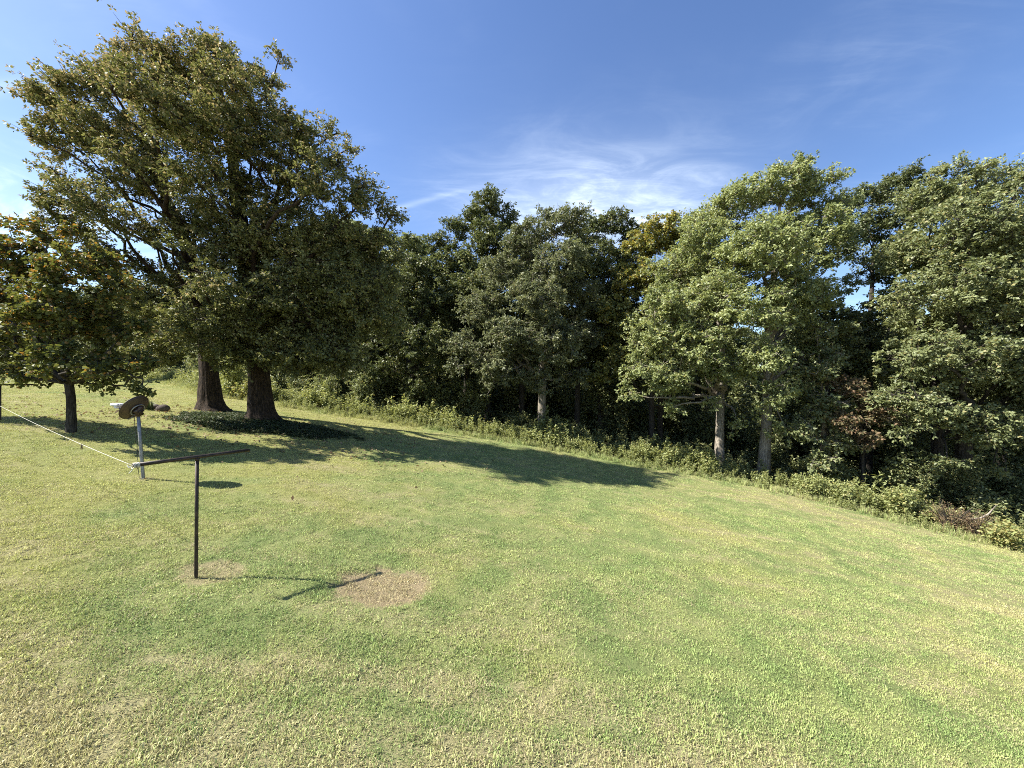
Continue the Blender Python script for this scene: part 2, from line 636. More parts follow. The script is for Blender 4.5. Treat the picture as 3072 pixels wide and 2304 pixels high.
def build_tree(rng, trunk, tr, lobes, clump_r=0.9, clumps_per_m2=0.55, tips=26, per_tip=7, leaf=0.17, leaf_w=0.6,
               aut=0.1, aut_high=0.0, inner=0.25, limb_k=0.42, droop=0.25, flare=0.0, lobed_spacing=0.66):
    """trunk: (n,3) local points; tr: radii; lobes: (k,6) centre and radii. Returns meshes trunk, branches, crown."""
    trunk = np.asarray(trunk, float)
    lobes = np.asarray(lobes, float)
    # smooth trunk path
    k = len(trunk)
    ts = np.linspace(0, k - 1, 26)
    path = np.stack([np.interp(ts, np.arange(k), trunk[:, i]) for i in range(3)], -1)
    for _ in range(2):
        path[1:-1] = 0.25 * path[:-2] + 0.5 * path[1:-1] + 0.25 * path[2:]
    rad = np.interp(ts, np.arange(k), tr)
    # root flare: insert low rings
    if flare:
        low = np.array([0.0, 0.12, 0.3, 0.6, 1.0])
        base_dir = unit(path[1] - path[0])
        ext = path[0] + base_dir * low[:, None] - np.array([0, 0, 0.12])
        rl = rad[0] * (1 + flare * np.exp(-low / 0.27))
        keep = (path - path[0]) @ base_dir > 1.25
        path = np.concatenate([ext, path[keep]])
        rad = np.concatenate([rl, rad[keep]])
    else:
        path[0] -= np.array([0, 0, 0.15])
    S = 40 if flare > .5 else 18
    vt, ft = tubes(path[None], rad[None], S, 0.0)
    vt = vt.reshape(len(path), S, 3)
    lob = 1 + (0.10 if flare else 0.035) * np.sin(np.arange(S) * 2 * np.pi / S * 5 + rng.uniform(0, 6))[None, :] * np.exp(-np.linspace(0, 6, len(path)))[:, None] + 0.02 * rng.standard_normal((len(path), S))
    if flare > .5:                                   # furrowed bark ridges
        lob = lob + 0.035 * np.sign(np.sin(np.arange(S) * 2 * np.pi / S * 11 + 1.0))[None, :] * rng.uniform(0.3, 1, (len(path), S))
    vt = path[:, None] + (vt - path[:, None]) * lob[..., None]
    me_trunk = mk_mesh('trunk', vt.reshape(-1, 3), [ft], smooth=True)

    # limbs: one to each lobe, sinuous
    nodes, nrad = [path[len(path) // 3:]], [rad[len(path) // 3:]]
    bv, bf, bn = [], [], 0

    def addb(v, f):
        nonlocal bn
        bv.append(v)
        bf.append(f + bn)
        bn += len(v)
    order = np.argsort(lobes[:, 2])
    for li in order:
        c = lobes[li, :3]
        hd = np.linalg.norm(c[:2] - path[:, :2], axis=1)
        want = c[2] - 0.75 * hd - 0.4
        cand = np.abs(path[:, 2] - want) + (path[:, 2] < path[-1, 2] * 0.27) * 8
        j = int(np.argmin(cand))
        p0 = path[j]
        Ld = np.linalg.norm(c - p0)
        if Ld < 0.5:
            continue
        n = 12
        p1 = p0 + (c - p0) * 0.45 + np.array([0, 0, 0.10 * Ld]) + rng.normal(0, 0.08, 3) * Ld
        b = bez(p0[None], p1[None], c[None], n)[0]
        wv = np.cumsum(rng.normal(0, 0.11, (n, 3)), 0) * Ld * 0.3
        wv *= np.sin(np.linspace(0, np.pi, n))[:, None]
        b = b + wv
        r0 = min(rad[j] * 0.62, limb_k * 0.055 * Ld + 0.03)
        r = np.linspace(1, 0.22, n) ** 1.1 * r0
        v, f = tubes(b[None], r[None], 7, 0.05)
        addb(v, f)
        nodes.append(b[3:])
        nrad.append(r[3:])
    NP = np.concatenate(nodes)
    NR = np.concatenate(nrad)

    # leaf clumps through the outer part of every lobe, kept apart from one another
    cc = []
    for lb in lobes:
        area = 4 * np.pi * ((lb[3] * lb[4]) ** 1.6 / 3 + (lb[3] * lb[5]) ** 1.6 / 3 + (lb[4] * lb[5]) ** 1.6 / 3) ** (1 / 1.6)
        n = max(4, int(area * clumps_per_m2 * 3))
        d = unit(rng.standard_normal((n, 3)))
        r = np.where(rng.random(n) < inner, rng.uniform(0.2, 0.7, n), rng.uniform(0.72, 1.0, n))
        cc.append(lb[:3] + d * r[:, None] * np.maximum(lb[3:] - clump_r * 0.62, 0.25))
    cc = np.concatenate(cc)
    rng.shuffle(cc)
    keep = np.zeros(len(cc), bool)
    kept = np.zeros((0, 3))
    md = clump_r * lobed_spacing
    for i in range(len(cc)):
        if len(kept) == 0 or np.min(np.sum((kept - cc[i]) ** 2, 1)) > md * md:
            kept = np.concatenate([kept, cc[i:i + 1]])
            keep[i] = True
    cc = kept
    nC = len(cc)
    # branch from the nearest limb to each clump
    D = np.linalg.norm(cc[:, None] - NP[None], axis=2) + np.maximum(NP[None, :, 2] - cc[:, None, 2], 0) * 0.8
    j = np.argmin(D, 1)
    p0 = NP[j]
    p1 = p0 + (cc - p0) * 0.5 + np.array([0, 0, 0.18]) + rng.normal(0, 0.15, (nC, 3))
    bp = bez(p0, p1, cc, 6)
    br0 = np.minimum(NR[j] * 0.7, 0.055)
    v, f = tubes(bp, br0[:, None] * np.linspace(1, 0.3, 6)[None], 4)
    addb(v, f)
    # twigs
    ctr = lobes[:, :3].mean(0)
    T = 7
    out = unit(cc - ctr + rng.normal(0, 0.6, (nC, 3)))
    td = unit(rng.standard_normal((nC, T, 3)) * np.array([1, 1, 0.75]) + out[:, None] * 0.6 + np.array([0, 0, 0.4]))
    cr = clump_r * rng.uniform(0.7, 1.25, nC)
    tl = cr[:, None] * rng.uniform(0.5, 1.0, (nC, T))
    e = cc[:, None] + td * tl[..., None] - np.array([0, 0, 1.0]) * (droop * tl ** 2)[..., None] * 0.35
    s0 = np.broadcast_to(cc[:, None], e.shape).reshape(-1, 3)
    e2 = e.reshape(-1, 3)
    tw = bez(s0, s0 + (e2 - s0) * 0.5 + np.array([0, 0, 0.07]) + rng.normal(0, 0.05, s0.shape), e2, 3)
    v, f = tubes(tw, np.broadcast_to(np.array([0.014, 0.010, 0.004]), tw.shape[:2]), 3)
    addb(v, f)
    me_br = mk_mesh('branches', np.concatenate(bv), [np.concatenate(bf)], smooth=True)

    # rosettes of leaves along the twigs
    NT_ = nC * tips
    ci = np.repeat(np.arange(nC), tips)
    ti = rng.integers(0, T, NT_)
    tt = rng.uniform(0.05, 1.0, NT_) ** 0.6
    base = cc[ci] + (e[ci, ti] - cc[ci]) * tt[:, None] + rng.normal(0, 0.15, (NT_, 3)) * np.array([1, 1, 0.6]) * cr[ci][:, None]
    tdir = td[ci, ti]
    NL = NT_ * per_tip
    ri = np.repeat(np.arange(NT_), per_tip)
    ax = unit(tdir[ri] * 0.45 + rng.standard_normal((NL, 3)) * np.array([1, 1, 0.7]) - np.array([0, 0, droop]))
    up = unit(rng.standard_normal((NL, 3)) * 0.62 + np.array([-0.55, -0.12, 1.0]))
    pos = base[ri] + ax * rng.uniform(0.0, 0.05, NL)[:, None]
    ll = leaf * rng.uniform(0.65, 1.25, NL)
    lv, lf = leaf_quads(pos, ax, up, ll, ll * leaf_w * rng.uniform(0.8, 1.2, NL))
    ctint = rng.random(nC)
    tint = np.clip(0.55 * rng.random(NL) + 0.45 * ctint[ci][ri], 0, 1)
    zt = (cc[:, 2] - cc[:, 2].min()) / max(np.ptp(cc[:, 2]), 1e-3)
    pa = np.clip(aut + aut_high * zt ** 1.5 + rng.normal(0, 0.12, nC) * (aut + aut_high), 0, 1)
    autv = (rng.random(NL) < pa[ci][ri]) * rng.uniform(0.5, 1, NL)
    me_cr = mk_mesh('crown', lv, [lf], {'tint': np.repeat(tint, 4), 'aut': np.repeat(autv, 4)})
    return me_trunk, me_br, me_cr


NLEAF = 0


def plant_tree(name, label, cat, group, loc, meshes, bark, leafm, rz=0.0, sc=1.0, branches=True):
    global NLEAF
    t = empty(name, loc, label, cat, group)
    t.rotation_euler = (0, 0, rz)
    t.scale = (sc, sc, sc)
    add('trunk', meshes[0], M[bark], t)
    add('branches', meshes[1], M[bark], t)
    add('crown', meshes[2], M[leafm], t)
    NLEAF += len(meshes[2].polygons)
    return t


def px_lobes(base, d, lst, deep=1.15, dshift=0.0, dcap=9.0, dmin=-9.0, dlow=None):
    """lobes given as photo pixel, pixel radius and metres nearer/farther; returned relative to the trunk foot"""
    out = []
    for (px, py, r, dd) in lst:
        dd = max(min(dd + dshift, dcap), dmin if py < 640 else dlow if dlow is not None else dmin)
        p = P(px, py, d + dd)
        rm = r / F * (d + dd)
        q = p - base
        out.append((q[0], q[1], q[2], rm, rm * deep, rm * 0.92))
    return out


def foot(px, d):
    x = (px - 1536) / F * d
    return np.array([x, d, float(gz(x, d))])


def trunk_px(base, d, pts):
    """trunk line through photo pixels (px, py, metres nearer/farther) from the foot up"""
    out = [np.zeros(3)]
    for px, py, dd in pts:
        out.append(P(px, py, d + dd) - base)
    return np.array(out)


def tree_px(name, label, cat, px, d, tpts, tr, lobes, bark, leafm, seed, group=None, deep=1.15, dshift=0.0, dcap=9.0, dmin=-2.4, dlow=None, **kw):
    b = foot(px, d)
    rng = np.random.default_rng(seed)
    m = build_tree(rng, trunk_px(b, d, tpts), tr, px_lobes(b, d, lobes, deep, dshift, dcap, dmin, dlow), **kw)
    return plant_tree(name, label, cat, group, b, m, bark, leafm)


# the two old oaks on the lawn
tree_px('oak_tree', 'huge dark spreading oak with thick blackish trunk standing in the ivy bed', 'tree', 785, 17.0,
        [(775, 1100, 0), (745, 850, 0), (715, 620, -.3), (690, 420, -.5), (660, 260, -.5)], [0.47, 0.40, 0.36, 0.27, 0.15, 0.07],
        [(640, 190, 105, 0), (700, 280, 120, -2), (560, 270, 110, 1), (790, 250, 75, 1.5), (835, 180, 40, .5), (640, 400, 140, -2.5), (790, 420, 130, 0), (900, 420, 95, -1.5),
         (880, 560, 120, 2.5), (1005, 500, 75, .5), (1010, 400, 38, 0), (1040, 450, 35, 1), (960, 560, 100, -3), (1090, 600, 95, -.5), (1170, 650, 70, 0), (1120, 760, 105, 1), (1000, 720, 130, -3.5),
         (850, 720, 130, -1), (700, 760, 120, -3), (900, 880, 150, -4), (1070, 880, 140, -1.5), (1170, 830, 65, 0), (760, 930, 140, -3.5), (1130, 960, 100, 0), (960, 1010, 130, 2),
         (1010, 1040, 120, -4), (880, 1050, 110, -3.5), (700, 1050, 100, -2.5), (760, 700, 130, 1.2), (850, 940, 130, 1.2), (560, 420, 90, 0), (600, 560, 100, -2), (720, 560, 95, 1), (560, 700, 80, -1.5)],
        'bark_oak', 'oak_leaf', 11, clump_r=0.8, clumps_per_m2=0.75, tips=48, per_tip=7, leaf=0.118, leaf_w=0.5, aut=0.05, aut_high=0.32, flare=0.8, limb_k=0.28, dshift=-1.6, dcap=-0.9, dmin=-3.4, dlow=-1.7, deep=1.05, lobed_spacing=0.58)
tree_px('oak_tree', 'large oak with lit reddish brown trunk left of the blackish oak', 'tree', 634, 18.3,
        [(626, 1110, 0), (615, 900, 0), (540, 680, 0), (440, 470, 0), (420, 320, 0)], [0.44, 0.36, 0.31, 0.22, 0.12, 0.05],
        [(455, 190, 105, 0), (395, 140, 60, 0), (350, 250, 100, 1), (270, 200, 50, 0), (240, 270, 90, -1), (165, 320, 90, 0), (110, 290, 50, 1), (470, 320, 120, -2.5), (330, 400, 120, 0),
         (210, 430, 100, 1), (120, 420, 60, 0), (150, 500, 55, 0), (450, 520, 110, 1), (260, 590, 90, -1), (180, 610, 85, 0), (330, 640, 85, -1), (230, 690, 80, .5), (380, 560, 80, 3),
         (310, 760, 75, 0), (520, 830, 85, 3), (440, 900, 100, 0), (560, 980, 110, -1.5), (470, 1040, 95, -.5), (620, 850, 90, -2), (600, 640, 75, 3), (440, 690, 70, 0), (520, 740, 60, -1), (400, 800, 75, .5), (360, 480, 80, -1.5), (520, 620, 65, 0)],
        'bark_oak', 'oak_leaf', 12, clump_r=0.8, clumps_per_m2=0.8, tips=48, per_tip=7, leaf=0.118, leaf_w=0.5, aut=0.05, aut_high=0.42, flare=0.8, limb_k=0.28, dshift=-3.4, dcap=-2.2, dmin=-6.2, deep=1.1, lobed_spacing=0.58)

# the small maple at the left
tree_px('maple_tree', 'small maple turning orange with slim dark curved trunk at left', 'tree', 213, 11.2,
        [(214, 1200, 0), (205, 1140, 0), (170, 1040, 0), (140, 900, 0), (130, 760, 0)], [0.118, 0.100, 0.098, 0.08, 0.055, 0.025],
        [(130, 730, 80, 0), (60, 690, 55, .3), (190, 700, 50, 0), (40, 800, 110, 0), (190, 830, 110, -.5), (280, 800, 80, .3), (330, 880, 85, 0), (110, 930, 120, -1), (-30, 920, 110, 0),
         (250, 960, 110, .3), (370, 980, 80, 0), (20, 1040, 85, -.3), (140, 1050, 85, .8), (300, 1060, 75, .3), (400, 1070, 65, -.6), (200, 1060, 70, -1), (110, 1110, 45, -.3), (290, 1120, 45, 0), (210, 960, 90, 0), (360, 1120, 40, 0), (-60, 1030, 90, .5), (-80, 800, 100, .5), (440, 1120, 40, -.6), (30, 1110, 30, -.3), (425, 1165, 26, -.8), (-180, 900, 120, .3), (-200, 1020, 100, .3), (-160, 780, 90, .3), (90, 1120, 40, 0), (170, 1110, 40, .5), (200, 1080, 55, -1.2), (120, 1085, 55, -1.2), (280, 1095, 50, -1.0)],
        'bark_dark', 'maple_leaf', 13, clump_r=0.55, clumps_per_m2=1.3, lobed_spacing=.62, tips=38, per_tip=6, leaf=0.10, leaf_w=0.85, aut=0.06, aut_high=0.24, deep=0.8, limb_k=0.28)

# front row of the woods, right to left
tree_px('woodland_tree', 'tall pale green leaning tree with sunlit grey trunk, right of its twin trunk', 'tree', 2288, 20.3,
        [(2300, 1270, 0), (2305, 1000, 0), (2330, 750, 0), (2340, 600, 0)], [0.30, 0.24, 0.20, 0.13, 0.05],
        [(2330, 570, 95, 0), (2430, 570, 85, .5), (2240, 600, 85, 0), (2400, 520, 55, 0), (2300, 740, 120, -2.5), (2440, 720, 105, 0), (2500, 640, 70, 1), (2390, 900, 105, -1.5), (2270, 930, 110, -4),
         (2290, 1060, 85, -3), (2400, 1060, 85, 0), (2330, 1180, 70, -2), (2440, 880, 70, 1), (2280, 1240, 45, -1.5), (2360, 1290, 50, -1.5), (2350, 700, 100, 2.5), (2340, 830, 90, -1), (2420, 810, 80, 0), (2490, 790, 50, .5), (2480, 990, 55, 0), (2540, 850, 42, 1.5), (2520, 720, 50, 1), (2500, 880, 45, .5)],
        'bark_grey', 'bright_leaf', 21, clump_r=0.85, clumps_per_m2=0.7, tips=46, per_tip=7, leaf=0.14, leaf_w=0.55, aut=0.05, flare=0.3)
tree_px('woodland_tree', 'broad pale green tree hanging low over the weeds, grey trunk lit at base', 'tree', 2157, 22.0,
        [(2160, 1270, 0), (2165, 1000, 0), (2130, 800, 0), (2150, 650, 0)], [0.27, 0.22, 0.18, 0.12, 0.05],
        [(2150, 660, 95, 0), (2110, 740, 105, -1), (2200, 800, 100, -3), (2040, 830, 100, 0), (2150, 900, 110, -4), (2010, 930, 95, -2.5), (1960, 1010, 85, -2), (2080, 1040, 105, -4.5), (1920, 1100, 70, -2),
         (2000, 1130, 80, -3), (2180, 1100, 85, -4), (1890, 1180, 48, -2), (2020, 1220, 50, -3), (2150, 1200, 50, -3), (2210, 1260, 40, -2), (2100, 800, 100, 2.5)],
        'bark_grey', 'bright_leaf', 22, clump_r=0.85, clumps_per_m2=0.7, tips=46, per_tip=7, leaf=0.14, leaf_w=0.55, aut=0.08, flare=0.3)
tree_px('woodland_tree', 'towering broad green tree with drooping boughs filling the right border', 'tree', 2895, 18.2,
        [(2890, 1350, 0), (2900, 1100, 0), (2900, 800, 0), (2920, 600, 0)], [0.34, 0.29, 0.23, 0.15, 0.06],
        [(2870, 540, 85, 0), (2790, 600, 85, 0), (2970, 560, 85, 1), (3060, 570, 90, -1), (2900, 690, 130, -2), (3030, 720, 130, -2.5), (2760, 760, 95, 0), (2840, 860, 120, -2.5), (2990, 900, 140, -3.5),
         (2730, 920, 85, -1), (2760, 1060, 100, -2.5), (2900, 1080, 120, -4), (3040, 1080, 130, -4), (2700, 1180, 75, -2), (2800, 1230, 95, -3), (2930, 1270, 100, -3.5), (3060, 1270, 95, -3.5),
         (2720, 1310, 55, -2), (2840, 1370, 50, -2.5), (2980, 1390, 50, -2), (3160, 900, 150, -2), (3170, 1150, 140, -3), (3160, 680, 130, 0), (2900, 800, 120, 2.5)],
        'bark_dark', 'wood_leaf', 23, clump_r=0.85, clumps_per_m2=0.7, tips=46, per_tip=7, leaf=0.13, leaf_w=0.55, aut=0.07, flare=0.3)
tree_px('woodland_tree', 'dense grey green tree with pale straight trunk at middle of the woods', 'tree', 1625, 24.5,
        [(1626, 1200, 0), (1630, 1000, 0), (1620, 850, 0), (1640, 700, 0)], [0.29, 0.25, 0.20, 0.13, 0.05],
        [(1660, 680, 70, 0), (1720, 670, 65, .5), (1580, 730, 85, 0), (1680, 790, 95, -1.5), (1520, 830, 90, 0), (1610, 900, 105, -3), (1720, 900, 85, 0), (1450, 930, 85, -1), (1530, 1010, 95, -3), (1400, 1040, 70, -1.5),
         (1370, 1100, 48, -2), (1660, 1030, 95, -2.5), (1750, 1010, 65, 0), (1480, 1110, 75, -2), (1600, 1130, 65, -2), (1720, 1120, 55, -1), (1600, 850, 95, 2.5)],
        'bark_grey', 'grey_leaf', 24, clump_r=0.9, clumps_per_m2=0.7, tips=46, per_tip=7, leaf=0.15, leaf_w=0.55, aut=0.03, flare=0.3)
tree_px('woodland_tree', 'slender tree turning yellow at the top between two broad green trees', 'tree', 1955, 25.0,
        [(1955, 1200, 0), (1950, 1000, 0), (1960, 800, 0)], [0.20, 0.16, 0.11, 0.04],
        [(1990, 700, 68, 0), (1935, 735, 66, 0), (2040, 740, 66, .5), (1900, 850, 75, 0), (1980, 860, 80, -1), (1850, 930, 55, -1), (1910, 980, 75, -1.5), (1820, 1010, 50, 0), (1870, 1080, 65, -1), (1970, 1040, 70, 0), (1800, 1120, 45, -1)],
        'bark_dark', 'yellow_leaf', 25, clump_r=0.75, clumps_per_m2=0.62, tips=36, per_tip=7, leaf=0.16, leaf_w=0.7, aut=0.10, aut_high=0.25)
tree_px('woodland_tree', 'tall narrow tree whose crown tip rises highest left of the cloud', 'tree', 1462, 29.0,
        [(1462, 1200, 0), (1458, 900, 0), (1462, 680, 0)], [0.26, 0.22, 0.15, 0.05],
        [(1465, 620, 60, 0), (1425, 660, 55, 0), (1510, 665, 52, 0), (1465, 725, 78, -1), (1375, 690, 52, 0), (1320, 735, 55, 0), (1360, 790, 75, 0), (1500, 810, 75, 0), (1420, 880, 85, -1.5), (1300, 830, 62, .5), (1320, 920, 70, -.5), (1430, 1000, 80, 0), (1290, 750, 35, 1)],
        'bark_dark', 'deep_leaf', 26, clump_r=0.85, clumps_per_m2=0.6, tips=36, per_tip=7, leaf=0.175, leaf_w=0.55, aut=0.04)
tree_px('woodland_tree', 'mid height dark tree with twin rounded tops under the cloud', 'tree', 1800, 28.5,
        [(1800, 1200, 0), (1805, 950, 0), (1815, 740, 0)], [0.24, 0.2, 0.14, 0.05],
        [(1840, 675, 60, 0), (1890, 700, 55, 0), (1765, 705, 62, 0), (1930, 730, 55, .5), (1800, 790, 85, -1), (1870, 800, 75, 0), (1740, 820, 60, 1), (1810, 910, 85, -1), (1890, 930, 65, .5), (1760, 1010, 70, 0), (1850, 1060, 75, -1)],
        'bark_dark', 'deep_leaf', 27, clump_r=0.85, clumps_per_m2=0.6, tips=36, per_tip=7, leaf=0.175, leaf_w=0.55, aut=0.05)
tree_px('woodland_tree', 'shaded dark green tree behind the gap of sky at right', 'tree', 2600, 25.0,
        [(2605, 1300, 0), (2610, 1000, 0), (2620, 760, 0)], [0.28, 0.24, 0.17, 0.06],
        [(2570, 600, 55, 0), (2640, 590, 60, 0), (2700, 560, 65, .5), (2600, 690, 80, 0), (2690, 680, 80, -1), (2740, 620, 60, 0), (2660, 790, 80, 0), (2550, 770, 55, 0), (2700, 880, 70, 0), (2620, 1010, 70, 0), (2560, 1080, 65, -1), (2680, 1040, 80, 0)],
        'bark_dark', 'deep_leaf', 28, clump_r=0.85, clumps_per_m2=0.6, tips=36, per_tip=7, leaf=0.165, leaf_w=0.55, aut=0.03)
tree_px('understory_tree', 'slim young tree crossed by thin branches right of the sunlit grey trunks', 'tree', 2468, 19.0,
        [(2472, 1300, 0), (2465, 1150, 0), (2450, 1000, 0)], [0.085, 0.07, 0.05, 0.02],
        [(2455, 1000, 50, 0), (2500, 1080, 60, -.5), (2440, 1130, 60, -.5), (2480, 1220, 65, -.8), (2420, 1290, 55, -.8), (2520, 1330, 60, -1), (2460, 1380, 50, -1), (2540, 1000, 50, .8)],
        'bark_grey', 'wood_leaf', 29, clump_r=0.6, clumps_per_m2=0.8, tips=22, per_tip=6, leaf=0.15, leaf_w=0.6, aut=0.06)
tree_px('understory_tree', 'small rusty brown leaved tree under the shade right of centre gap', 'tree', 2590, 18.0,
        [(2588, 1350, 0), (2580, 1230, 0), (2570, 1150, 0)], [0.07, 0.055, 0.04, 0.015],
        [(2570, 1170, 55, -.5), (2610, 1230, 55, -.5), (2550, 1260, 50, -.8), (2600, 1310, 45, -.8), (2530, 1160, 40, 0)],
        'bark_dark', 'rust_leaf', 30, clump_r=0.5, clumps_per_m2=0.8, tips=22, per_tip=6, leaf=0.14, leaf_w=0.6, aut=0.4)
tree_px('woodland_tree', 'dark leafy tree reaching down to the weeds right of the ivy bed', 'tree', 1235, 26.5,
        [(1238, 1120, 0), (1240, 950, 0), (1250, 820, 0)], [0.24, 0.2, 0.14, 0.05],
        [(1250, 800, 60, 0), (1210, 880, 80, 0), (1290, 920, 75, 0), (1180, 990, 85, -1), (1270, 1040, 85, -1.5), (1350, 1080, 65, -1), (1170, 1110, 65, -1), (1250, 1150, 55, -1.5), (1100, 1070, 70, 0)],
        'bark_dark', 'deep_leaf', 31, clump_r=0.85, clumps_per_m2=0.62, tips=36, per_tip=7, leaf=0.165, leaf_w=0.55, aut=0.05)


# four woodland trees used for the rows behind
def generic_tree(seed, H, R, low, **kw):
    rng = np.random.default_rng(seed)
    lean = rng.normal(0, 0.4, 2)
    trunk = np.array([[0, 0, 0], [lean[0] * .2, lean[1] * .2, H * .25], [lean[0] * .5, lean[1] * .5, H * .5], [lean[0] * .8, lean[1] * .8, H * .72], [lean[0], lean[1], H * .88]])
    lob = []
    n = 15
    for i in range(n):
        t = (i + 0.5) / n
        h = low + (H - low) * (0.08 + 0.86 * t)
        rr = R * math.sin(math.pi * min(1, 0.22 + 0.72 * t)) ** 0.8
        a = i * 2.4 + rng.uniform(-.4, .4)
        q = rr * rng.uniform(0.45, 0.75)
        s = R * rng.uniform(0.36, 0.52)
        lob.append((lean[0] * .6 + q * math.cos(a), lean[1] * .6 + q * math.sin(a), h, s, s, s * .85))
    lob.append((lean[0], lean[1], H - R * .35, R * .42, R * .42, R * .4))
    return build_tree(rng, trunk, [0.27, 0.23, 0.18, 0.10, 0.04], lob, **kw)


GEN = [generic_tree(101, 16.5, 3.6, 4.2, clump_r=0.95, clumps_per_m2=0.5, tips=24, per_tip=6, leaf=0.25, leaf_w=0.6, aut=0.04),
       generic_tree(102, 15.0, 4.0, 3.2, clump_r=0.95, clumps_per_m2=0.5, tips=24, per_tip=6, leaf=0.25, leaf_w=0.6, aut=0.08),
       generic_tree(103, 17.5, 3.3, 5.0, clump_r=0.95, clumps_per_m2=0.5, tips=24, per_tip=6, leaf=0.25, leaf_w=0.6, aut=0.03)]
rng = np.random.default_rng(55)
protos = []
for i, mm in enumerate(GEN):
    for q, (bk, lf) in zip(mm, (('bark_dark', None), ('bark_dark', None), (None, 'wood_leaf'))):
        q.materials.append(M[bk or lf])


def place_gen(k, x, y, rz, sc, name, label, group):
    mm = GEN[k]
    t = empty(name, (x, y, float(gz(x, y)) - 0.05), label, 'tree', group)
    t.rotation_euler = (0, 0, rz)
    t.scale = (sc, sc, sc)
    add('trunk', mm[0], None, t)
    add('branches', mm[1], None, t)
    add('crown', mm[2], None, t)
    return t


# rows behind the front trees, following the lawn's edge
cum = np.concatenate([[0], np.cumsum(np.linalg.norm(np.diff(EDGE, axis=0), axis=1))])


def along(s, off):
    x = np.interp(s, cum, EDGE[:, 0])
    y = np.interp(s, cum, EDGE[:, 1])
    x2 = np.interp(s + 2, cum, EDGE[:, 0])
    y2 = np.interp(s + 2, cum, EDGE[:, 1])
    x1 = np.interp(s - 2, cum, EDGE[:, 0])
    y1 = np.interp(s - 2, cum, EDGE[:, 1])
    tx, ty = x2 - x1, y2 - y1
    n = math.hypot(tx, ty) or 1
    return x + ty / n * off, y - tx / n * off


def in_view(x, y, margin=7):
    return y > 1 and abs(x) < 1.331 * y + margin


ZONES = [(-9999, 330, 'behind the small maple at left'), (330, 600, 'between the maple and the oaks'), (600, 760, 'between the two oak trunks'), (760, 1050, 'behind the blackish oak'),
         (1050, 1350, 'just right of the big oaks'), (1350, 1550, 'left of the pale middle trunk'), (1550, 1750, 'behind the pale middle trunk'), (1750, 2050, 'left of the twin sunlit trunks'),
         (2050, 2300, 'behind the twin sunlit trunks'), (2300, 2650, 'right of the twin sunlit trunks'), (2650, 2900, 'left of the towering right border tree'), (2900, 9999, 'behind the towering right border tree')]


def zone(px):
    for a_, b_, w_ in ZONES:
        if a_ <= px < b_:
            return w_


def tree_scale(px):
    sc = rng.uniform(0.82, 1.0)
    if 1150 < px < 2050:
        sc *= 0.88
    if 2430 < px < 2620:
        sc *= 0.68
    if px < 1000:
        sc *= 0.84
    return sc




def fill(n, lo, hi, gap, margin=2, seed=1):
    """points spread over the woods between lo and hi metres from the lawn, at least gap apart"""
    r_ = np.random.default_rng(seed)
    c_ = np.stack([r_.uniform(-90, 75, n), r_.uniform(5, 95, n)], -1)
    ed_ = edge_dist(c_[:, 0], c_[:, 1])
    c_ = c_[(ed_ > lo) & (ed_ < hi) & (np.abs(c_[:, 0]) < 1.331 * c_[:, 1] + margin)]
    if gap <= 0:
        return c_
    kept_ = np.zeros((0, 2))
    for q_ in c_:
        if len(kept_) == 0 or np.min(np.sum((kept_ - q_) ** 2, 1)) > gap * gap:
            kept_ = np.concatenate([kept_, q_[None]])
    return kept_


FAR = []
for x, y in fill(2500, 15.5, 46, 4.6):
    FAR.append((x, y, tree_scale(1536 + x / y * F), rng.uniform(0, 6.28)))
for off, step, s0, what in ((7.5, 4.6, 0.0, 'woodland tree in second row '), (12.5, 5.2, 2.3, 'woodland tree in third row ')):
    s = s0
    while s < cum[-1] - 30:
        x, y = along(s, off + rng.uniform(-1.3, 1.3))
        s += step * rng.uniform(0.8, 1.2)
        px = 1536 + x / y * F
        if not in_view(x, y, 7 if off < 15 else 2):
            continue
        sc = tree_scale(px)
        if True:
            place_gen(int(rng.integers(0, 3)), x, y, rng.uniform(0, 6.28), sc, 'background_tree', what + zone(px), 'trees ' + zone(px))
# lone tree far out on the left lawn
place_gen(1, -40.5, 37.0, 0.6, 0.62, 'lawn_tree', 'far tree alone on the left lawn, its trunk a dark stub beyond the maple', None)

# ------------------------------------------------------------------ shrubs of the woods' edge


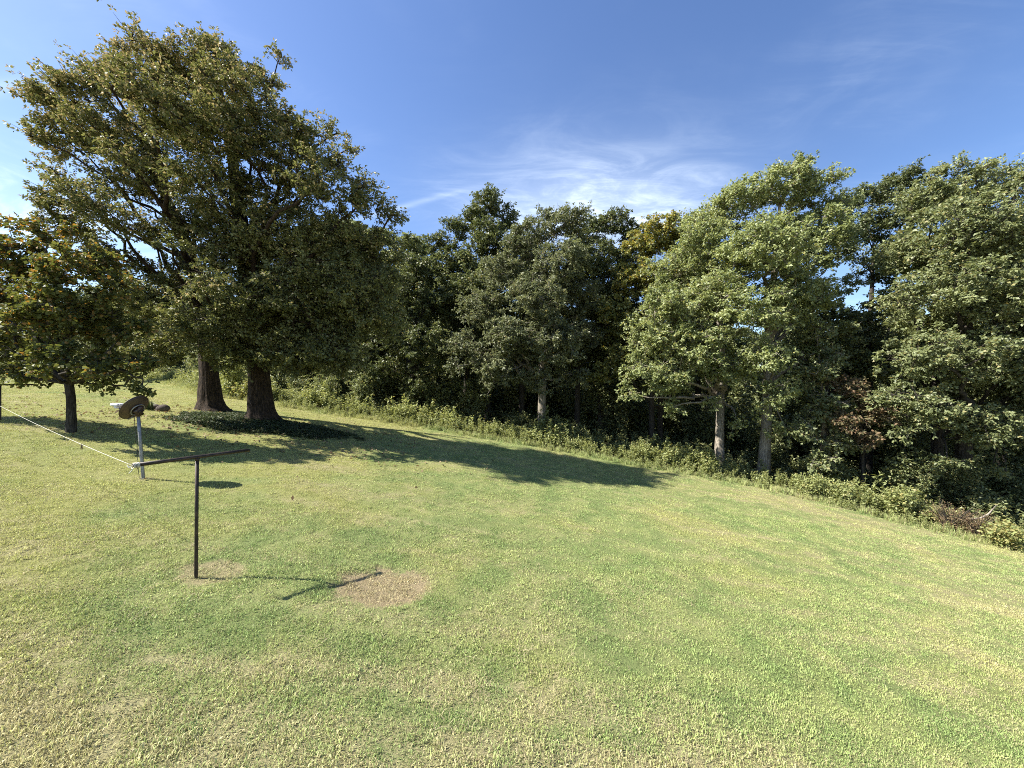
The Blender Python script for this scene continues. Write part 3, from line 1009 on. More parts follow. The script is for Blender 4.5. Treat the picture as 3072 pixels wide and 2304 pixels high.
def build_shrub(seed, H, R, n_stem=9, leaf=0.13, leaf_w=0.6, dens=1.0, aut=0.08):
    rng = np.random.default_rng(seed)
    a = rng.uniform(0, 6.28, n_stem)
    tip = np.stack([np.cos(a) * R * rng.uniform(.3, .9, n_stem), np.sin(a) * R * rng.uniform(.3, .9, n_stem), H * rng.uniform(.6, 1.0, n_stem)], -1)
    b0 = tip * np.array([0.12, 0.12, 0]) - np.array([0, 0, .08])
    sp = bez(b0, tip * np.array([.35, .35, .65]), tip, 8)
    v, f = tubes(sp, np.broadcast_to(np.linspace(0.018, 0.005, 8), sp.shape[:2]), 5)
    me_s = mk_mesh('stems', v, [f], smooth=True)
    n = int(60 * n_stem * dens)
    si = rng.integers(0, n_stem, n)
    tt = rng.uniform(0.2, 1.0, n)
    idx = np.clip((tt * 7).astype(int), 0, 7)
    c = sp[si, idx] + rng.normal(0, 0.22, (n, 3)) * np.array([1, 1, .6]) * (0.5 + R * .4)
    c[:, 2] = np.maximum(c[:, 2], 0.05)
    k = 6
    ci = np.repeat(np.arange(n), k)
    ax = unit(rng.standard_normal((n * k, 3)) * np.array([1, 1, .55]) + np.array([0, 0, -.1]))
    up = unit(rng.standard_normal((n * k, 3)) * 0.6 + np.array([-.1, -.1, 1]))
    ll = leaf * rng.uniform(.6, 1.25, n * k)
    lv, lf = leaf_quads(c[ci] + ax * 0.03, ax, up, ll, ll * leaf_w)
    ct = rng.random(n)
    tint = np.clip(.5 * rng.random(n * k) + .5 * ct[ci], 0, 1)
    av = (rng.random(n * k) < aut) * rng.uniform(.4, 1, n * k)
    me_l = mk_mesh('foliage', lv, [lf], {'tint': np.repeat(tint, 4), 'aut': np.repeat(av, 4)})
    me_s.materials.append(M['bark_dark'])
    return me_s, me_l


SHRUB = [build_shrub(201, 2.6, 1.3), build_shrub(202, 1.9, 1.2, 8), build_shrub(203, 3.4, 1.4, 11)]
for sm in SHRUB:
    sm[1].materials.append(M['wood_leaf'])


def place_shrub(sm, x, y, rz, sc, label, group=None, name='shrub'):
    t = empty(name, (x, y, float(gz(x, y)) - 0.02), label, 'shrub', group)
    t.rotation_euler = (0, 0, rz)
    t.scale = (sc, sc, sc)
    add('stems', sm[0], None, t)
    add('foliage', sm[1], None, t)
    return t


FARSH = []
for x, y in fill(6000, 8.5, 40, 2.3, 2, 2):
    ed = float(edge_dist(np.array([x]), np.array([y]))[0])
    FARSH.append((x, y, rng.uniform(.8, 1.2) * (1.0 + ed / 24), rng.uniform(0, 6.28)))
for off, step, lo in ((3.6, 2.5, 1), (6.0, 3.0, 1)):
    s = rng.uniform(0, 2)
    while s < cum[-1] - 40:
        x, y = along(s, off + rng.uniform(-.8, .8))
        px = 1536 + x / max(y, .1) * F
        gap = 1700 < px < 2420 and off < 8          # the open dark stretch where trunks show
        s += step * rng.uniform(.75, 1.3)
        if not in_view(x, y, 3) or (gap and rng.random() < 0.9):
            continue
        sc = rng.uniform(.75, 1.15) * lo * (1.15 if px < 1500 else 0.8)
        if True:
            place_shrub(SHRUB[int(rng.integers(0, 3))], x, y, rng.uniform(0, 6.28), sc,
                        ('leafy shrub at woods edge ' if off < 5 else 'shaded dark shrub inside the woods ') + zone(px), 'shrubs ' + zone(px))

weed_sh = build_shrub(211, 1.2, .8, 9, 0.12, .45, 1.0, .12)
weed_sh[1].materials.append(M['weed_leaf'])
brush_sh = build_shrub(212, 1.1, .8, 40, 0.06, .25, .22, .3)
brush_sh[1].materials.append(M['brush'])
yel_sh = build_shrub(213, 1.0, .8, 9, 0.12, .6, 1.0, .45)
yel_sh[1].materials.append(M['weed_leaf'])
sumac = build_shrub(214, 2.3, 1.1, 9, 0.2, .3, .8, .05)
sumac[1].materials.append(M['weed_leaf'])
for px, d, sm, sc, lab in ((2440, 16.9, weed_sh, .85, 'upright leafy bush at the lawn edge right of the sunlit trunks'),
                           (2535, 16.3, weed_sh, .8, 'leafy bush with pale tips in the middle of the right weed strip'),
                           (2690, 15.6, weed_sh, 1.0, 'big rounded leafy bush at the lawn edge left of the dry brush'),
                           (2850, 14.3, brush_sh, 1.0, 'dry brown brush standing at lawn edge below the fallen branch'),
                           (2935, 13.8, brush_sh, .9, 'second clump of dry reddish brush, next to the yellow bush'),
                           (3010, 13.1, yel_sh, .85, 'yellowish green bush at the lawn edge in the right corner'),
                           (2780, 15.3, yel_sh, .75, 'low yellow green bush between big bush and dry brush'),
                           (700, 24.3, sumac, 1.2, 'light green feathery bush seen between the two oak trunks'),
                           (740, 23.6, yel_sh, 1.2, 'yellow tinged bush close behind the blackish oak trunk')):
    b = foot(px, d)
    place_shrub(sm, b[0], b[1], rng.uniform(0, 6.28), sc, lab)

# ------------------------------------------------------------------ scattered ground cover (geometry-node instances)


def scatter(name, variants, pts, rot, scl, mat, label=None, cat=None, bark_verts=None):
    """one object: little plants (variants) and the points they grow on; the nodes put a plant on every point"""
    V, Fs, T, A, K = [], [], [], [], []
    n0 = 0
    for k, (v, fl, tint, aut) in enumerate(variants):
        for f in fl:
            Fs.append((f + n0))
        V.append(v)
        T.append(tint)
        A.append(aut)
        K.append(np.full(len(v), k + 1))
        n0 += len(v)
    npnt = len(pts)
    nv = len(variants)
    V.append(pts)
    T.append(np.zeros(npnt))
    A.append(np.zeros(npnt))
    K.append(np.zeros(npnt, int))
    V = np.concatenate(V)
    z = lambda a, w: np.concatenate([np.zeros((n0,) + w), a])
    by = {}
    for f in Fs:
        by.setdefault(f.shape[1], []).append(f)
    me = mk_mesh(name, V, [np.concatenate(x) for x in by.values()],
                 {'tint': np.concatenate(T), 'aut': np.concatenate(A), 'vid': np.concatenate(K).astype(int),
                  'rot': z(rot, (3,)), 'scl': z(scl, ()), 'pick': z(RNG.integers(0, nv, npnt), ()).astype(int)})
    o = add(name, me, mat)
    if bark_verts is not None:                      # woody faces come first in every variant
        me.materials.append(M['bark_dark'])
        lv = np.zeros(len(me.polygons), np.int32)
        lv[bark_verts] = 1
        me.polygons.foreach_set('material_index', lv)
    o['kind'] = 'stuff'
    if label:
        tag(o, label, cat)
    ng = bpy.data.node_groups.new(name + '_scatter', 'GeometryNodeTree')
    ng.interface.new_socket('Geometry', in_out='INPUT', socket_type='NodeSocketGeometry')
    ng.interface.new_socket('Geometry', in_out='OUTPUT', socket_type='NodeSocketGeometry')
    N, Lk = ng.nodes, ng.links
    gi, go = N.new('NodeGroupInput'), N.new('NodeGroupOutput')

    def named(nm, ty):
        q = N.new('GeometryNodeInputNamedAttribute')
        q.data_type = ty
        q.inputs['Name'].default_value = nm
        return q.outputs['Attribute']
    vid = named('vid', 'INT')

    def sub(k):
        c = N.new('FunctionNodeCompare')
        c.data_type = 'INT'
        c.operation = 'EQUAL'
        Lk.new(vid, c.inputs[2])
        c.inputs[3].default_value = k
        s = N.new('GeometryNodeSeparateGeometry')
        s.domain = 'POINT'
        Lk.new(gi.outputs[0], s.inputs[0])
        Lk.new(c.outputs[0], s.inputs[1])
        return s.outputs[0]
    jn = N.new('GeometryNodeJoinGeometry')
    for k in range(nv):
        q = N.new('GeometryNodeGeometryToInstance')
        Lk.new(sub(k + 1), q.inputs[0])
        Lk.new(q.outputs[0], jn.inputs[0])
    ip = N.new('GeometryNodeInstanceOnPoints')
    Lk.new(sub(0), ip.inputs['Points'])
    Lk.new(jn.outputs[0], ip.inputs['Instance'])
    ip.inputs['Pick Instance'].default_value = True
    Lk.new(named('pick', 'INT'), ip.inputs['Instance Index'])
    Lk.new(named('rot', 'FLOAT_VECTOR'), ip.inputs['Rotation'])
    Lk.new(named('scl', 'FLOAT'), ip.inputs['Scale'])
    Lk.new(ip.outputs[0], go.inputs[0])
    md = o.modifiers.new('scatter', 'NODES')
    md.node_group = ng
    return o


def mesh_data(me):
    v = np.empty(len(me.vertices) * 3, np.float32)
    me.vertices.foreach_get('co', v)
    f = np.empty(len(me.loops), np.int32)
    me.loops.foreach_get('vertex_index', f)
    out = {}
    for k in ('tint', 'aut'):
        a = np.zeros(len(me.vertices), np.float32)
        if k in me.attributes:
            me.attributes[k].data.foreach_get('value', a)
        out[k] = a
    return v.reshape(-1, 3), f.reshape(-1, 4), out['tint'], out['aut']


def joined(meshes):
    V, Fq, T_, A_, n_, wood = [], [], [], [], 0, []
    for me_, w_ in meshes:
        v, f, t_, a_ = mesh_data(me_)
        V.append(v)
        Fq.append(f + n_)
        T_.append(t_)
        A_.append(a_)
        wood.append(np.full(len(f), w_))
        n_ += len(v)
    return (np.concatenate(V), [np.concatenate(Fq)], np.concatenate(T_), np.concatenate(A_)), np.concatenate(wood)


def blade_tuft(rng, n, rad, h0, h1, w, broad=0.3, lean=0.7):
    a = rng.uniform(0, 6.28, n)
    r = rad * np.sqrt(rng.random(n))
    base = np.stack([r * np.cos(a), r * np.sin(a), np.full(n, -0.008)], -1)
    br = rng.random(n) < broad
    h = rng.uniform(h0, h1, n) * np.where(br, 0.55, 1)
    az = rng.uniform(0, 6.28, n)
    le = rng.uniform(0.15, 1.0, n) * lean * np.where(br, 1.6, 1)
    dirh = np.stack([np.cos(az), np.sin(az), np.zeros(n)], -1)
    mid = base + dirh * (h * le * 0.35)[:, None] + np.array([0, 0, 1]) * (h * 0.62)[:, None]
    tip = base + dirh * (h * le * 1.1)[:, None] + np.array([0, 0, 1]) * (h * np.clip(1.05 - 0.45 * le, .35, 1))[:, None]
    side = np.stack([-np.sin(az), np.cos(az), np.zeros(n)], -1)
    ww = (w * np.where(br, 2.2, 1) * rng.uniform(.7, 1.3, n))[:, None]
    v = np.stack([base - side * ww * .5, base + side * ww * .5, mid + side * ww * .5, mid - side * ww * .5, tip], 1).reshape(-1, 3)
    i = np.arange(n)[:, None] * 5
    q = i + np.array([[0, 1, 2, 3]])
    t = i + np.array([[3, 2, 4]])
    tint = np.repeat(rng.random(n), 5)
    return v, [q, t], tint, np.zeros(n * 5)


# the deep woods behind the rows one can tell apart
va, wa = [], []
for k in (0, 2):
    q, w_ = joined([(GEN[k][0], True), (GEN[k][2], False)])
    va.append(q)
    wa.append(w_)
FAR = np.array(FAR)
scatter('deep_woods', va, np.column_stack([FAR[:, :2], gz(FAR[:, 0], FAR[:, 1]) - .1]), np.column_stack([np.zeros((len(FAR), 2)), FAR[:, 3]]), FAR[:, 2], M['wood_leaf'],
        'dark mass of trees deep in the woods beyond the rows', 'woods', np.concatenate(wa))
va, wa = [], []
for k in (0, 2):
    q, w_ = joined([(SHRUB[k][0], True), (SHRUB[k][1], False)])
    va.append(q)
    wa.append(w_)
FARSH = np.array(FARSH)
scatter('thicket', va, np.column_stack([FARSH[:, :2], gz(FARSH[:, 0], FARSH[:, 1]) - .05]), np.column_stack([np.zeros((len(FARSH), 2)), FARSH[:, 3]]), FARSH[:, 2], M['wood_leaf'],
        'dark thicket of shrubs deep under the woods', 'thicket', np.concatenate(wa))

# lawn: tufts everywhere the photograph shows turf, thinner with distance
gr = np.random.default_rng(5)
TUFT = [blade_tuft(gr, 50, 0.09, 0.014, 0.042, 0.0040) for _ in range(5)]
pts = []
for (y0, y1, dens) in ((1.8, 4.5, 320), (4.5, 8, 210), (8, 13, 100), (13, 22, 40), (22, 34, 18), (34, 52, 8)):
    xm = 1.36 * y1 + 1.5
    n = int(2 * xm * (y1 - y0) * dens)
    x = gr.uniform(-xm, xm, n)
    y = gr.uniform(y0, y1, n)
    ok = (np.abs(x) < 1.36 * y + 1.5) & (edge_dist(x, y) < 0.6 + 0.5 * np.sin(x * 1.1))
    pts.append(np.stack([x[ok], y[ok]], -1))
pts = np.concatenate(pts)
# no turf under the trunks
for (tx, ty, r) in ((*foot(785, 17.0)[:2], .7), (*foot(634, 18.3)[:2], .7)):
    pts = pts[np.hypot(pts[:, 0] - tx, pts[:, 1] - ty) > r]
X, Y = pts[:, 0], pts[:, 1]
Z = gz(X, Y)
npt = len(pts)
# unevenness: taller clumps and mown-down spots
lump = (np.sin(X * 11.1 + 2 * np.sin(Y * 7.1)) + np.sin(Y * 13.3 + 2 * np.sin(X * 5.7)) + np.sin(X * 1.7 - Y * 2.1)) / 3
scl = gr.uniform(0.75, 1.2, npt) * (1 + 0.25 * lump) * (1 + np.clip((Y - 8) / 30, 0, .6))
near_dry = np.clip((4.2 - Y) / 1.6, 0, 1)
scl *= 1 + 0.35 * near_dry * gr.random(npt)
for (cx, cy, rx, ry, rot, dep) in PATCHES:
    c, s = math.cos(rot), math.sin(rot)
    a = ((X - cx) * c + (Y - cy) * s) / rx
    b = ((Y - cy) * c - (X - cx) * s) / ry
    r = np.sqrt(a * a + b * b)
    scl = scl * np.interp(r + gr.normal(0, .12, npt), [.75, 1.1], [.95 if dep > .04 else .9, 1])
rot = np.stack([gr.normal(0, .12, npt), gr.normal(0, .12, npt), gr.uniform(0, 6.28, npt)], -1)
scatter('lawn_grass', TUFT, np.stack([X, Y, Z], -1), rot, scl, M['grass'], 'short mown yellowing green grass covering the sloping lawn', 'grass')

# loose dry stalks and clippings in the foreground
n = 2600
y = 2.2 + gr.random(n) ** 1.5 * 5.0
x = gr.uniform(-1.36, 1.36, n) * y
keep = (np.sin(x * 1.1 + 1.0) + np.sin(y * 2.0 + x * .7) + gr.normal(0, .6, n)) > 0.3
x, y = x[keep], y[keep]
STALK = [blade_tuft(np.random.default_rng(77 + k), 7, 0.10, 0.025, 0.055, 0.0032, 0, 3.2) for k in range(3)]
for k in range(3):
    v, f, t_, a_ = STALK[k]
    STALK[k] = (v, f, t_, np.full(len(v), .2))
scatter('dry_stalks', STALK, np.stack([x, y, gz(x, y) + .012], -1), np.stack([gr.normal(0, .2, len(x)), gr.normal(0, .2, len(x)), gr.uniform(0, 6.28, len(x))], -1),
        gr.uniform(.6, 1.2, len(x)), leaf_mat('stalk', (0.34, 0.29, 0.16), (0.50, 0.43, 0.27), (0.4, 0.33, 0.2), .25, .2, .6), 'pale dry stalks lying loose in the foreground turf', 'dry grass')


def weed_plant(rng, H, n_leaf, leaf, width, spread=0.16, stems=3):
    V, Fs, T, A = [], [], [], []
    n0 = 0
    a = rng.uniform(0, 6.28, stems)
    tip = np.stack([np.cos(a) * spread * rng.uniform(.4, 1.4, stems), np.sin(a) * spread * rng.uniform(.4, 1.4, stems), H * rng.uniform(.75, 1.05, stems)], -1)
    sp = bez(tip * np.array([.15, .15, 0]) - np.array([0, 0, .05]), tip * np.array([.4, .4, .6]), tip, 6)
    v, f = tubes(sp, np.broadcast_to(np.linspace(.006, .003, 6), sp.shape[:2]), 3)
    V.append(v)
    Fs.append(f)
    T.append(np.full(len(v), .3))
    A.append(np.zeros(len(v)))
    n0 += len(v)
    si = rng.integers(0, stems, n_leaf)
    tt = rng.uniform(.12, 1.0, n_leaf) ** .8
    pos = np.stack([np.array([np.interp(t, np.linspace(0, 1, 6), sp[s, :, i]) for s, t in zip(si, tt)]) for i in range(3)], -1)
    ax = unit(rng.standard_normal((n_leaf, 3)) * np.array([1, 1, .4]) + np.array([0, 0, .15]))
    up = unit(rng.standard_normal((n_leaf, 3)) * .45 + np.array([0, 0, 1]))
    ll = leaf * rng.uniform(.6, 1.2, n_leaf) * (1.15 - .5 * tt)
    lv, lf = leaf_quads(pos, ax, up, ll, ll * width)
    V.append(lv)
    Fs.append(lf + n0)
    T.append(np.repeat(np.clip(rng.random(n_leaf) * .7 + .3 * tt, 0, 1), 4))
    A.append(np.repeat((rng.random(n_leaf) < .08) * rng.uniform(.3, 1, n_leaf), 4))
    return np.concatenate(V), [np.concatenate(Fs)], np.concatenate(T), np.concatenate(A)


wr = np.random.default_rng(31)
WEED = [weed_plant(wr, .75, 60, .17, .38), weed_plant(wr, .95, 75, .15, .5), weed_plant(wr, .6, 55, .14, .6, .22, 4), weed_plant(wr, 1.05, 70, .19, .28)]
# strip of weeds along the edge, 2 to 3 m deep
n = 7600
s = wr.uniform(0, cum[-1] - 40, n)
off = wr.uniform(0, 1, n) ** 1.25 * 3.6 - .25
xy = np.array([along(a, b) for a, b in zip(s, off)])
ok = np.array([in_view(a, b, 3) for a, b in xy])
xy, off, s = xy[ok], off[ok], s[ok]
front = np.clip(off / 0.9, .38, 1)
scl = 1.08 * np.where(wr.random(len(xy)) < .06, 1.45, 1) * wr.uniform(.5, 1.15, len(xy)) * front * (1 + .22 * np.sin(s * .9) + .15 * np.sin(s * 2.3 + 1)) * np.where(xy[:, 0] > 12, .82, 1.0)
scatter('weeds', WEED, np.column_stack([xy, gz(xy[:, 0], xy[:, 1])]), np.stack([wr.normal(0, .14, len(xy)), wr.normal(0, .14, len(xy)), wr.uniform(0, 6.28, len(xy))], -1),
        scl, M['weed_leaf'], 'thick strip of leafy light green weeds between lawn and woods', 'weeds')

# leafy undergrowth all over the forest floor
xy = fill(42000, 3.0, 26, 0, 2, 3)
scatter('undergrowth', WEED, np.column_stack([xy, gz(xy[:, 0], xy[:, 1])]), np.stack([wr.normal(0, .14, len(xy)), wr.normal(0, .14, len(xy)), wr.uniform(0, 6.28, len(xy))], -1),
        wr.uniform(.6, 1.5, len(xy)), M['wood_leaf'], 'dark leafy undergrowth on the forest floor behind the weeds', 'undergrowth')

# long uncut grass fringe in front of the weeds
LONG = [blade_tuft(wr, 40, .12, .12, .34, .006, .15, .9) for _ in range(3)]
n = 2600
s = wr.uniform(0, cum[-1] - 45, n)
off = wr.normal(.1, .35, n)
xy = np.array([along(a, b) for a, b in zip(s, off)])
ok = np.array([in_view(a, b, 3) for a, b in xy])
xy = xy[ok]
scatter('uncut_grass', LONG, np.column_stack([xy, gz(xy[:, 0], xy[:, 1])]), np.stack([wr.normal(0, .1, len(xy)), wr.normal(0, .1, len(xy)), wr.uniform(0, 6.28, len(xy))], -1),
        wr.uniform(.6, 1.1, len(xy)), M['grass'], 'ragged fringe of longer uncut grass along the weeds', 'grass')

# ivy bed round the blackish oak
ob = foot(785, 17.0)
IVY = [weed_plant(wr, .16, 34, .095, .75, .22, 6) for _ in range(3)]
n = 2300
a = wr.uniform(0, 6.28, n)
r = np.sqrt(wr.random(n)) * np.where(wr.random(n) < .12, 1.22, 1)
rim = 1 + .10 * np.sin(a * 3 + 1) + .07 * np.sin(a * 7)
ix = ob[0] + .55 + 3.6 * r * rim * np.cos(a)
iy = ob[1] - 1.0 + 1.75 * r * rim * np.sin(a)
scatter('ivy_bed', IVY, np.column_stack([ix, iy, gz(ix, iy)]), np.stack([wr.normal(0, .15, n), wr.normal(0, .15, n), wr.uniform(0, 6.28, n)], -1),
        wr.uniform(.45, 1.1, n) * np.clip(1.6 - r, .45, 1), M['ivy_leaf'], 'dark glossy ivy bed spread round the foot of the blackish oak', 'ground cover')

# fallen leaves under the trees
LIT = []
for k in range(3):
    lv, lf = leaf_quads(np.zeros((1, 3)), np.array([[1., 0, 0]]), np.array([[0, 0, 1.]]), np.array([.13]), np.array([.075]), .35 - .2 * k)
    LIT.append((lv, [lf], np.full(4, .3 + .3 * k), np.full(4, .25 * k)))
n = 1300
lx = np.concatenate([wr.normal(-13, 5.0, n // 2), wr.uniform(-16, -4, n - n // 2)])
ly = np.concatenate([wr.normal(15.0, 2.4, n // 2), wr.uniform(12, 19, n - n // 2)])
ok = (edge_dist(lx, ly) < 0)
lx, ly = lx[ok], ly[ok]
scatter('fallen_leaves', LIT, np.column_stack([lx, ly, gz(lx, ly) + .05]), np.stack([wr.normal(0, .5, len(lx)), wr.normal(0, .5, len(lx)), wr.uniform(0, 6.28, len(lx))], -1),
        wr.uniform(.6, 1.1, len(lx)), M['brush'], 'fallen brown leaves scattered on the grass below the oaks', 'fallen leaves')

# ------------------------------------------------------------------ clothesline posts and cord


def quad_tube(mb, a, b, r, sides=12):
    mb.tube(np.linspace(a, b, 2), r, sides)


def t_post(px, d, top_z, bar_dir, half, label, lean=(0, 0), rp=0.021, rb=0.024, tilt=0.0):
    b = foot(px, d)
    t = empty('clothesline_post', b, label, 'clothesline post', 'clothesline posts')
    H = top_z - b[2]
    top = np.array([lean[0], lean[1], H])
    m = MB()
    m.tube(np.array([[0, 0, -.25], [0, 0, 0], top * .5, top - [0, 0, rb * .6]]), rp, 14)
    add('upright', m.mesh('upright', True), M['post'], t)
    u = np.array([bar_dir[0], bar_dir[1], tilt])
    u = u / np.linalg.norm(u)
    m = MB()
    m.tube(np.array([top - u * half, top - u * half * .4, top + u * half * .4, top + u * half]), rb, 14)
    bar = add('crossbar', m.mesh('crossbar', True), M['post'], t)
    # weld bead and drilled eye bolts
    m = MB()
    m.tube(np.array([top - [0, 0, rb * 1.9], top - [0, 0, rb * .7]]), [rp * 1.18, rp * 1.45], 14)
    add('weld', m.mesh('weld', True), M['post'], bar)
    for s_ in (-1, 1):
        p = top + u * half * .93 * s_
        m = MB()
        ang = np.linspace(0, 2 * np.pi, 13)
        ring = p - np.array([0, 0, rb + .016]) + .014 * (np.cos(ang)[:, None] * np.array([0, 0, 1]) + np.sin(ang)[:, None] * np.array([-u[1], u[0], 0]))
        m.tube(ring, .003, 6, caps=False)
        add('eye_bolt', m.mesh('eye_bolt', True), M['post'], bar)
    return b + top - u * half, b + top + u * half


bd = np.array([.66, 1.05])
bd = bd / np.linalg.norm(bd)
tb = foot(588, 5.16)
near_end, _ = t_post(588, 5.16, CAMZ - 218 / F * 5.18, bd, .63, 'dark metal T shaped clothesline post standing in a worn patch of foreground turf', (0.015, 0.0))
far_end, _ = t_post(1, 11.5, CAMZ - 2 / F * 11.5, bd, .63, 'second T shaped clothesline post, farther off at the left border')

cord_a = near_end + np.array([0, 0, -.004])
cord_b = far_end
tt = np.linspace(0, 1, 40)
sag = -.09 * 4 * tt * (1 - tt)
cp = cord_a + (cord_b - cord_a) * tt[:, None]
cp[:, 2] += sag
cord = empty('clothesline', cord_a, 'thin pale cord strung from the near clothesline post to the far one', 'cord')
m = MB()
m.tube(cp - cord_a, .0028, 6)
add('line', m.mesh('line', True), M['cord'], cord)
m = MB()
rk = np.random.default_rng(3)
ang = np.linspace(0, 2 * np.pi * 5, 60)
ux = np.array([bd[0], bd[1], 0])
px_ = np.array([-bd[1], bd[0], 0])
loop = (ux[None] * (np.linspace(.0, .06, 60))[:, None] + .03 * (np.cos(ang)[:, None] * px_ + np.sin(ang)[:, None] * np.array([0, 0, 1])))
m.tube(loop, .0045, 6)
add('knot', m.mesh('knot', True), M['cord'], cord)
m = MB()
ch = np.array([[0, 0, .0], [-.03, -.02, -.02], [-.06, -.01, .01], [-.085, .02, -.01], [-.05, .03, -.03], [-.01, .01, -.045], [-.03, -.02, -.09]])
ti = np.linspace(0, 6, 30)
ch = np.stack([np.interp(ti, np.arange(7), ch[:, i]) for i in range(3)], -1)
m.tube(ch, .0045, 6)
add('loose_end', m.mesh('loose_end', True), M['cord'], cord)
m = MB()
q = np.array([np.interp(.46, tt, cp[:, i]) for i in range(3)]) - cord_a
ang = np.linspace(0, 2 * np.pi * 2, 24)
m.tube(q + .011 * np.stack([np.cos(ang), np.linspace(-.6, .6, 24), np.sin(ang)], -1), .005, 6)
add('knot', m.mesh('knot', True), M['cord'], cord)
# clothes peg hanging on the cord
q = np.array([np.interp(.155, tt, cp[:, i]) for i in range(3)])
peg = empty('clothes_peg', q, 'small brown clothes peg clipped on the pale cord', 'clothes peg')
for s_ in (-1, 1):
    m = MB()
    m.tube(np.array([[0, s_ * .003, .012], [0, s_ * .0045, -.02], [0, s_ * .009, -.075]]), [.004, .0058, .005], 4)
    add('jaw', m.mesh('jaw'), M['peg'], peg)
m = MB()
ang = np.linspace(0, 2 * np.pi * 3, 30)
m.tube(np.stack([np.linspace(-.007, .007, 30), .007 * np.cos(ang), -.025 + .007 * np.sin(ang)], -1), .0012, 5)
add('spring', m.mesh('spring', True), M['zinc'], peg)

# ------------------------------------------------------------------ satellite dish on its pole
DD = 8.4
db = foot(430, DD)
dish = empty('satellite_dish', db, 'dark backed satellite dish with white receiver arm on a grey pole', 'satellite dish')
ctr = P(402, 1222, DD) - db
nrm = unit(np.array([-.84, .05, .53]))
upd = unit(np.array([0, 0, 1]) - nrm * nrm[2])      # upwards within the dish plane
sid = np.cross(upd, nrm)
R = .295
m = MB()
nr, ns = 10, 48
rr = np.linspace(0.0, 1, nr)
an = np.arange(ns) * 2 * np.pi / ns


def dish_surf(off):
    out = []
    for r_ in rr:
        dep = .085 * (r_ ** 2 - 1)
        q = ctr + R * r_ * (np.cos(an)[:, None] * sid * .93 + np.sin(an)[:, None] * upd) + nrm * (dep + off)
        out.append(q)
    return np.concatenate(out)


v = np.concatenate([dish_surf(0), dish_surf(-.008)])
i0 = np.arange(nr * ns).reshape(nr, ns)
nx = np.roll(i0, -1, 1)
front = np.stack([i0[:-1], nx[:-1], nx[1:], i0[1:]], -1).reshape(-1, 4)
back = front[:, ::-1] + nr * ns
rim = np.stack([i0[-1], nx[-1], nx[-1] + nr * ns, i0[-1] + nr * ns], -1)
m.put(v, front, back, rim)
refl = add('reflector', m.mesh('reflector', True), M['dish'], dish)
m = MB()
ring = ctr + R * 1.005 * (np.cos(np.append(an, 0))[:, None] * sid * .93 + np.sin(np.append(an, 0))[:, None] * upd) - nrm * .003
m.tube(ring, .007, 8, caps=False)
add('rim', m.mesh('rim', True), M['dish'], refl)
# back bracket: ring, plates and clamp
m = MB()
an2 = np.linspace(0, 2 * np.pi, 29)
m.tube(ctr + .13 * (np.cos(an2)[:, None] * sid + np.sin(an2)[:, None] * upd) - nrm * .105, .011, 8, caps=False)
add('bracket_ring', m.mesh('bracket_ring', True), M['zinc'], refl)
Rm = np.stack([sid, upd, nrm], 1)
m = MB()
m.box(ctr - nrm * .13 - upd * .02, np.array([.09, .24, .05]), Rm)
m.box(ctr - nrm * .13 - upd * .02, np.array([.19, .06, .046]), Rm)
add('bracket', m.mesh('bracket'), M['dish'], refl)
ptop = np.array([-.18, .0, ctr[2] - .06])
m = MB()
pv = ptop + np.array([.06, 0, 0])
m.tube(np.array([ctr - nrm * .15, ctr - nrm * .2 - [0, 0, .05], pv + [0, 0, .03], pv - [0, 0, .14]]), [.045, .05, .05, .048], 12)
add('clamp', m.mesh('clamp', True), M['dish'], dish)
for k in range(3):
    m = MB()
    c = pv + np.array([.02 * (k - 1), -.05, -.10 + .05 * k])
    m.tube(np.array([c, c + [0, -.02, 0]]), .011, 6)
    add('bolt', m.mesh('bolt'), M['zinc'], dish)
m = MB()
m.tube(np.array([[0.0, 0, -.3], [0, 0, 0], pv * .5, pv + [0, 0, .02]]), .031, 16)
add('pole', m.mesh('pole', True), M['zinc'], dish)
# receiver arm and twin receivers
a0 = ctr - upd * (R * .97) - nrm * .0
a1 = a0 + nrm * .33 + upd * .13
m = MB()
m.tube(np.array([ctr - upd * .18 - nrm * .10, a0 - nrm * .03, a0 + nrm * .15, a1]), .017, 4)
add('receiver_arm', m.mesh('receiver_arm'), M['zinc'], dish)
for s_ in (-1, 0, 1):
    c = a1 + sid * (.058 * s_) + nrm * .02
    aim = unit(ctr - c)
    m = MB()
    m.tube(np.array([c - aim * .075, c - aim * .03, c + aim * .02, c + aim * .045, c + aim * .06]), [.026, .032, .030, .036, .034], 14)
    o = add('receiver', m.mesh('receiver', True), M['lnb'], dish)
    m = MB()
    m.tube(np.array([c + aim * .0605, c + aim * .066]), [.0345, .03], 14)
    add('feed_cap', m.mesh('feed_cap', True), M['lnb'], o)
m = MB()
m.box(a1 - nrm * .02 - upd * .035, np.array([.14, .04, .06]), Rm)
add('receiver_housing', m.mesh('receiver_housing'), M['lnb'], dish)
m = MB()
cb = np.array([pv + [-.04, -.03, -.05], pv * .8 + [-.05, -.045, 0], pv * .5 + [-.03, -.05, 0], pv * .15 + [-.055, -.04, 0], [-.04, -.05, .02], [.15, -.12, .015], [.35, -.10, .012]])
ti = np.linspace(0, 6, 40)
cb = np.stack([np.interp(ti, np.arange(7), cb[:, i]) for i in range(3)], -1)
m.tube(cb, .005, 6)
add('cable', m.mesh('cable', True), M['black'], dish)

# ------------------------------------------------------------------ stones, tuft and fallen branch


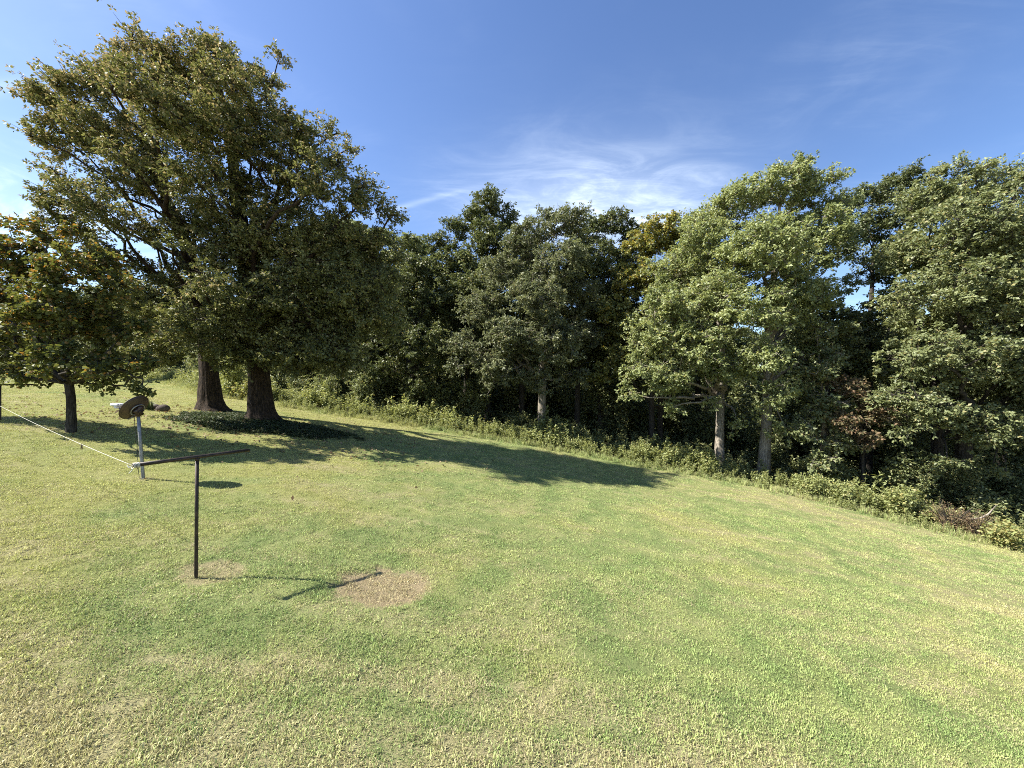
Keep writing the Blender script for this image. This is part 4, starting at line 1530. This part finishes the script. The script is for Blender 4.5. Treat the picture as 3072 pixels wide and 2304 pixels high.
def stone(px, d, r, seed, label):
    rs = np.random.default_rng(seed)
    b = foot(px, d)
    n1, n2 = 9, 14
    th = np.linspace(0, np.pi, n1)
    ph = np.arange(n2) * 2 * np.pi / n2
    T_, P_ = np.meshgrid(th, ph, indexing='ij')
    d3 = np.stack([np.sin(T_) * np.cos(P_), np.sin(T_) * np.sin(P_), np.cos(T_)], -1)
    kk = rs.normal(0, 1, (5, 3)) * 2
    amp = 1 + .10 * sum(np.sin(d3 @ k + i) for i, k in enumerate(kk)) / 1.4
    v = (d3 * amp[..., None] * np.array([r, r * .85, r * .72]) + np.array([0, 0, r * .38])).reshape(-1, 3)
    i0 = np.arange(n1 * n2).reshape(n1, n2)
    nx = np.roll(i0, -1, 1)
    f = np.stack([i0[:-1], i0[1:], nx[1:], nx[:-1]], -1).reshape(-1, 4)
    o = add('stone', mk_mesh('stone', v, [f], smooth=True), M['stone'], None, b)
    tag(o, label, 'stone', 'stones on the lawn')


stone(487, 16.6, .25, 1, 'larger brown stone of two on the lawn left of the oaks')
stone(466, 17.0, .19, 2, 'smaller brown stone beside the larger one on the lawn')
tv, tf, tt_, ta_ = blade_tuft(np.random.default_rng(9), 160, .16, .25, .55, .014, 0, .8)
tuft = add('grass_clump', mk_mesh('grass_clump', tv, tf, {'tint': tt_, 'aut': ta_}), M['ivy_leaf'], None, foot(447, 16.6))
tag(tuft, 'spiky green grass clump beside the two stones', 'plant')

b = foot(2905, 14.6)
lg = empty('fallen_branch', b + [0, 0, .45], 'thin pale bare branch lying behind the weeds at right', 'branch')
m = MB()
lp = np.array([[-.9, -.05, .0], [-.5, 0, .05], [0, -.05, .06], [.5, .05, .05], [1.0, .2, .16], [1.7, .5, .42]])
m.tube(lp, [.016, .03, .036, .034, .026, .010], 10, .05)
add('stem', m.mesh('stem', True), M['log'], lg)
for q in (np.array([[-.5, 0, .05], [-.7, -.1, .12], [-.95, -.12, .22]]), np.array([[.1, -.05, .05], [.2, -.25, -.1], [.22, -.4, -.35]]), np.array([[-.8, -.03, .02], [-.55, -.2, -.2], [-.35, -.4, -.4]])):
    m = MB()
    m.tube(q, [.013, .009, .004], 6)
    add('side_branch', m.mesh('side_branch', True), M['log'], lg)

# things that look alike get their place in the row, counted from the left
ORD = ['leftmost', 'second from left', 'third from left', 'fourth from left', 'fifth from left', 'sixth from left', 'seventh from left', 'eighth from left', 'ninth from left', 'tenth from left']
same = {}
for o in scene.objects:
    if o.parent is None and o.get('group') and o.name.split('.')[0] in ('background_tree', 'shrub'):
        same.setdefault(o['label'], []).append(o)
for lab, lst in same.items():
    if len(lst) > 1:
        lst.sort(key=lambda o: o.location.x / o.location.y)
        for k_, o in enumerate(lst):
            o['label'] = lab + ', ' + ORD[min(k_, 9)]

tris = sum(sum(len(p.vertices) - 2 for p in me.polygons) if len(me.polygons) < 5000 else len(me.polygons) * 2 for me in bpy.data.meshes)
print('TRIS', tris, 'turf points', npt, 'leaves', NLEAF)
